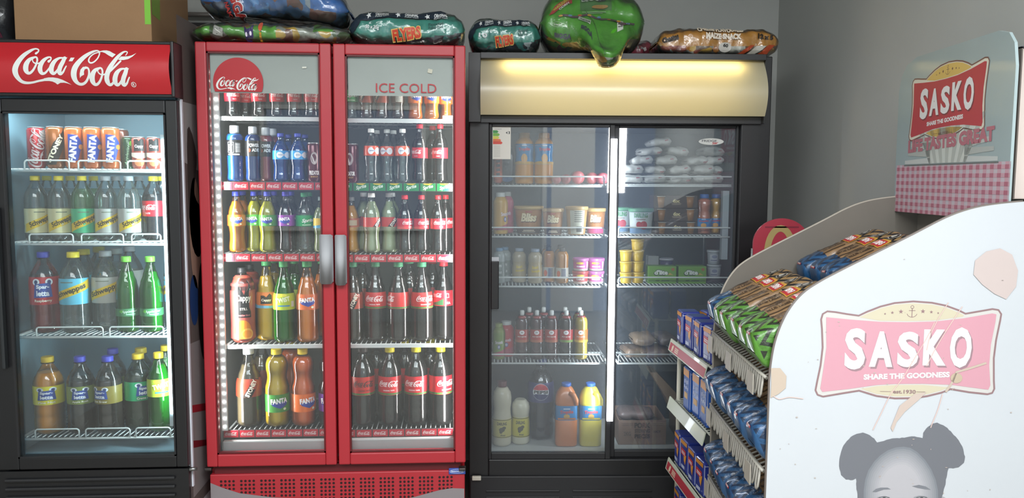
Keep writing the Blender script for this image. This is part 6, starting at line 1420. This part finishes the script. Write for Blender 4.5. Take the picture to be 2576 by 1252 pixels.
rackshelf(1.102, 1.245, .315, .62, False)
MB().box(.345, .36, .014, KW - .014, .1, 1.09).build('divider', M('9c9286', .7), rack)

def zig(name, c1, c2, sc=34, rot=0.0, gloss=.22):
    k = ('zig', name)
    if k in _mats: return _mats[k]
    m, nt, N, L = nodes(name); b = N['Principled BSDF']; b.inputs['Roughness'].default_value = .4; b.inputs['Coat Weight'].default_value = .35
    tc = N.new('ShaderNodeTexCoord'); sp = N.new('ShaderNodeSeparateXYZ'); L.new(tc.outputs['Object'], sp.inputs[0])
    def mth(op, a, b_=None, v=None):
        q = N.new('ShaderNodeMath'); q.operation = op; L.new(a, q.inputs[0])
        if b_ is not None: L.new(b_, q.inputs[1])
        elif v is not None: q.inputs[1].default_value = v
        return q.outputs[0]
    s_ = mth('ADD', sp.outputs[1], sp.outputs[2]); pg = mth('PINGPONG', s_, v=.028); a_ = mth('ADD', sp.outputs[0], mth('MULTIPLY', pg, v=1.3))
    fr_ = mth('FRACT', mth('MULTIPLY', a_, v=sc)); gt = mth('GREATER_THAN', fr_, v=.55)
    mx = N.new('ShaderNodeMix'); mx.data_type = 'RGBA'; mx.inputs[6].default_value = (*lin(c1), 1); mx.inputs[7].default_value = (*lin(c2), 1); L.new(gt, mx.inputs[0]); L.new(mx.outputs[2], b.inputs['Base Color'])
    n = N.new('ShaderNodeTexNoise'); n.inputs['Scale'].default_value = 26; n.inputs['Detail'].default_value = 4; L.new(tc.outputs['Object'], n.inputs['Vector'])
    bp = N.new('ShaderNodeBump'); bp.inputs['Strength'].default_value = .8; bp.inputs['Distance'].default_value = .012; L.new(n.outputs['Fac'], bp.inputs['Height']); L.new(bp.outputs[0], b.inputs['Normal'])
    _mats[k] = m; return m
BRD = M('86694a', .45, coat=.3, bump=.7, bs=22, var=.18, vs=16, name='bread_in_film')
def loaf(col, seed):
    """a wrapped loaf lying front end first; x runs back along the shelf"""
    def f(root):
        P = Pillow(.312, .100, .118, seed, .005, 16, pe=13, flat=.93, sx=.5, we=16)
        zz = {'green': zig('green_wrap', '4a7c2e', '222a1c', 24), 'blue': zig('blue_wrap', '234e76', '182c46', 24)}[col]
        pl = {'green': plas('528a30', .6), 'blue': plas('245480', .6)}[col]
        dk = zig('dark_wrap', '8a6f4c', '262324', 26)
        def fm(u, th):
            if u < -.93: return 1
            if u < -.42: return 0 if math.sin(th) > -.2 else 1
            if u < .30: return 2
            return 3
        P.mesh(44, 24, fm).build('bag', [zz, pl, BRD, dk], root)
        it = [T('BROWN BREAD', -.030, .016, .075, .014, '3c2c22', 0, 1, .03), T('BLUE LABEL', -.022, -.012, .075, .012, '3c2c22', 0, 1, .03), RE(-.03, -.035, .08, .004, '4a3a2c'), RE(-.02, .037, .07, .003, '6c5238'),
              PO([(.022, -.034), (.072, -.030), (.072, .034), (.022, .038)], 'c8963c', 1), PO([(.026, -.030), (.064, -.026), (.064, .030), (.026, .034)], 'b83038', 2), T('SASKO', .046, .002, .050, .024, 'f0e8e4', 90, 3, .05),
              EL(.098, .0, .020, .020, '34302e', 1), LN([(.098 + .019 * math.cos(a * PI / 10), .019 * math.sin(a * PI / 10)) for a in range(20)], .002, 'c8c4bc', 2, True), EL(.098, 0, .010, .011, 'b4b0a8', 2)]
        art('lettering', it, lambda a, b, l: P.top(a, b, l + .5), root, step=.012, stepv=.012)
        art('end_badge', [RE(0, 0, .030, .020, 'b83038', 90), T('SASKO', 0, 0, .024, .010, 'f0e4e0', 90, 2, .05)], lambda a, b, l: P.at(-.90 + b * 1.2 - (-.0), PI * .5 + a * 12, .0012 + .0006 * l) if False else P.at(-.93 + b * .9, PI * .5 + a * 14, .003 + .0006 * l), root)
        # gathered, taped neck at the front end
        return root
    return f
LAB = {'green': 'loaf of brown bread, green bag end', 'blue': 'loaf of brown bread, blue bag end'}
def tier(z0, x0, cols, seedo, place, ang=24, jz=0):
    n = len(cols); pitch = (KW - .03) / n
    for i, c_ in enumerate(cols):                            # i = 0 nearest the camera
        y = .015 + pitch * (i + .5); sd = (i + seedo) % 3
        r = proto('loaf%s%d' % (c_, sd), loaf(c_, 100 + sd)); r.name = 'bread_loaf'
        r.location = FK.w(x0 + .155 + .004 * ((i * 7 + seedo) % 3 - 1), y, z0 + .155 * math.tan(math.radians(ang)) + .004 + jz)
        r.rotation_euler = Matrix.Rotation(FK.rot, 3, 'Z').to_euler(); r.rotation_euler = (0, -math.radians(ang), FK.rot)
        PEND.append((r, LAB[c_], 'bread', place, -y, 'wrapped loaves on the bread rack'))
tier(.970, -.005, ['green', 'green', 'green', 'green', 'green', 'blue'], 0, 'front row, top tier of the rack')
tier(1.108, .306, ['blue', 'blue', 'blue', 'blue', 'blue', 'blue'], 1, 'back row, top tier of the rack')
tier(.710, -.005, ['blue'] * 6, 2, 'second tier of the rack')
tier(.450, -.005, ['blue'] * 6, 3, 'third tier of the rack')

# pale board at the right edge, behind the rack's header
c = Frame(0, 0).hy(2557, 300, 2.06); zt = Frame(0, 0).hy(2560, 121, 2.06).z - 1.452
pb_ = empty('poster_board', Frame(0, 0), c.x + .085, 2.06, 1.452, 'cream board with dark top edge standing on the rack behind its printed header', 'board')
FW0 = Frame(0, 0)
MB().box(-.08, .10, 0, .010, 0, zt, bev=.003).build('board', M('d6c8c0', .6, var=.03), pb_)
MB().box(-.083, -.079, -.002, .012, 0, zt + .003).build('edge_strip', M('6f6660', .5), pb_)
MB().box(-.083, .10, -.002, .012, zt, zt + .005).build('edge_strip', M('34343a', .5), pb_)

# ============================================================ flour rack behind
FF = Frame(.885, 2.76, 0); FWd = .47
fr_ = empty('flour_rack', FF, .2, FWd / 2, 0, 'low wire rack of flour packets between bread rack and black fridge', 'rack')
fr_.location = FF.w(0, 0, 0)
m_ = MB()
for x in (.03, .38):
    for y in (.0, FWd): MB().tube([(x, y, 0), (x, y, .835)], .009, 8).build('post', M('c8c6b4', .4), fr_)
fsh = [(.830, 'red'), (.583, 'plain'), (.318, 'red'), (.08, 'plain')]
for z, kd in fsh:
    s_ = MB()
    for i in range(20): y = FWd * i / 19; s_.tube([(.02, y, z - .002), (.38, y, z - .002)], .002, 5)
    for x in (.02, .2, .38): s_.tube([(x, 0, z - .008), (x, FWd, z - .008)], .004, 6)
    so_ = s_.build('wire_shelf', M('c9ccbf', .4), fr_)
    st_ = MB().add([(-.004, -.005, z + .006), (-.004, FWd + .015, z + .006), (-.016, FWd + .015, z - .042), (-.016, -.005, z - .042), (.0, -.005, z + .006), (.0, FWd + .015, z + .006), (-.012, FWd + .015, z - .042), (-.012, -.005, z - .042)],
                   [(0, 1, 2, 3), (7, 6, 5, 4), (0, 4, 5, 1), (1, 5, 6, 2), (2, 6, 7, 3), (3, 7, 4, 0)]).build('price_rail', M('c2c8b4', .4, coat=.2), so_)
    if kd == 'red': art('rail_print', [RE(-FWd / 2, -.022, FWd + .01, .032, 'a8303c'), RE(-FWd + .10, -.016, .050, .005, 'd8b8a0', 0, 2), RE(-FWd + .10, -.023, .050, .005, 'd8b8a0', 0, 2), RE(-FWd + .10, -.030, .050, .005, 'd8b8a0', 0, 2), PO([(-FWd + .03, -.036), (-FWd + .05, -.034), (-FWd + .055, -.014), (-FWd + .042, -.010), (-FWd + .032, -.018)], 'd8c8a8', 2)], lambda u, v, l: (-.0045 + v * .25 - .0005 * l - .001, -u, z + v), so_)
def flour(col, H, W, Dp, kind):
    def f(root):
        MB().box(0, Dp, -W / 2, W / 2, 0, H, bev=.007, seg=3).build('pack_body', M(col, .35, coat=.4, bump=.35, bs=14, name='printed_paper'), root)
        mp = lambda u, v, l: (-.0005 - .0005 * l, -u, H / 2 + v)
        if kind == 1: it = [RE(0, H * .40, W * .9, H * .12, 'cf8a2e'), PO([(-W * .42, H * .22), (W * .30, H * .20), (W * .30, -H * .02), (-W * .42, H * .02)], 'b8343c', 1), RE(-W * .06, H * .12, W * .5, H * .03, 'e8d8d8', -3, 2), RE(-W * .06, H * .07, W * .5, H * .03, 'e8d8d8', -3, 2), PO([(W * .02, H * .0), (W * .40, H * .10), (W * .25, -H * .22), (W * .05, -H * .12)], 'd8943a', 2), RE(-W * .1, -H * .34, W * .5, H * .10, 'b8c0d8', 0, 1)]
        else: it = [RE(0, H * .38, W * .9, H * .17, 'cf8a2e'), *[RE((-.25 + .17 * i) * W, H * (.16 + .02 * (i % 2)), W * .08, H * .09, 'c8d2e8') for i in range(4)], *[RE((-.25 + .17 * i) * W, H * (.04 - .02 * (i % 2)), W * .10, H * .07, 'c8d2e8') for i in range(4)], RE(0, -H * .15, W * .5, H * .14, 'c89a4c', 0, 1)]
        art('label_print', it, mp, root)
        art('seam', [RE(.004, 0, .0022, H * .86, 'c8ccdc'), RE(Dp / 2, H * .39, Dp * .9, .002, 'c8ccdc')], lambda u, v, l: (u, -W / 2 - .0006 * l, H / 2 + v), root)
        return root
    return f
def fl(kind, y, z, x, n_, desc):
    prm = {1: ('27368a', .135, .085, .075), 2: ('2456a8', .172, .085, .07)}[kind]
    r = proto('flour%d' % kind, flour(*prm, kind)); r.location = FF.w(x, y, z + .001); r.rotation_euler = (0, 0, math.radians(n_)); r.name = 'flour_packet'
    PEND.append((r, desc, 'flour packet', {.83: 'top shelf of the flour rack', .583: 'second shelf of the flour rack', .318: 'third shelf of the flour rack', .08: 'lowest shelf of the flour rack'}[z], -y, 'flour packets'))
for y, x, n_ in ((.42, .012, -3), (.30, .015, 2), (.18, .012, -2), (.06, .015, 3)): fl(1, y, .83, x, n_, 'navy flour packet, orange top, red label')
for y, x in ((.40, .105), (.28, .11)): fl(1, y, .83, x, 4, 'navy flour packet, back row')
for y, x, n_ in ((.30, .012, 0), (.20, .02, 2), (.10, .02, -2)): fl(2, y, .583, x, n_, 'bright blue flour packet, orange top')
for y, x, n_ in ((.415, .012, -2), (.32, .015, 2), (.21, .012, 0), (.10, .012, 3)): fl(1, y, .318, x, n_, 'navy flour packet, orange top, red label')
for y, x, n_ in ((.40, .012, -2), (.29, .015, 2), (.18, .012, 0)): fl(1, y, .08, x, n_, 'navy flour packet, orange top, red label')
# round-topped red sign rising above the flour rack
a, b = FW0.hy(1894, 640, 3.1), FW0.hy(2035, 640, 3.1); zt = FW0.hy(1958, 549, 3.1).z; wv = b.x - a.x
sg_ = empty('sign_board', FW0, (a.x + b.x) / 2, 3.1, 1.0, 'round-topped red sign with a gold arc above the flour rack', 'sign')
h_ = zt - 1.0; R_v = wv / 2
o_ = [(-R_v, 0)] + [(-R_v + R_v * (1 - math.cos(t)), h_ - .10 + .10 * math.sin(t)) for t in [i * PI / 24 for i in range(13)]] + [(R_v * math.sin(t), h_ - .10 + .10 * math.cos(t)) for t in [i * PI / 24 for i in range(1, 13)]] + [(R_v, 0)]
bo = MB().prism(o_, 0, .008).build('board', M('a83a48', .35, coat=.4), sg_)
art('gold_arc', [LN([(-.005 + .052 * math.cos(t), h_ - .135 + .095 * math.sin(t)) for t in [PI - i * PI / 16 for i in range(17)]], .026, 'a89460', 1), RE(0, h_ - .035, wv * .6, .006, '7c2a38', 0, 1)], lambda u, v, l: (u, -.0006 * l, v), bo)
MB().tube([(-R_v - .006, -.004, 0), (-R_v - .006, -.004, h_ - .12)], .004, 8).build('clip_rail', M('c8ccd0', .25, metal=.8), sg_)
MB().tube([(0, .016, -.999), (0, .016, .05)], .010, 8).build('pole', M('8a8a88', .4), sg_); MB().box(-.12, .12, -.10, .12, -1.0, -.99).build('foot', M('8a8a88', .4), sg_)
flush()
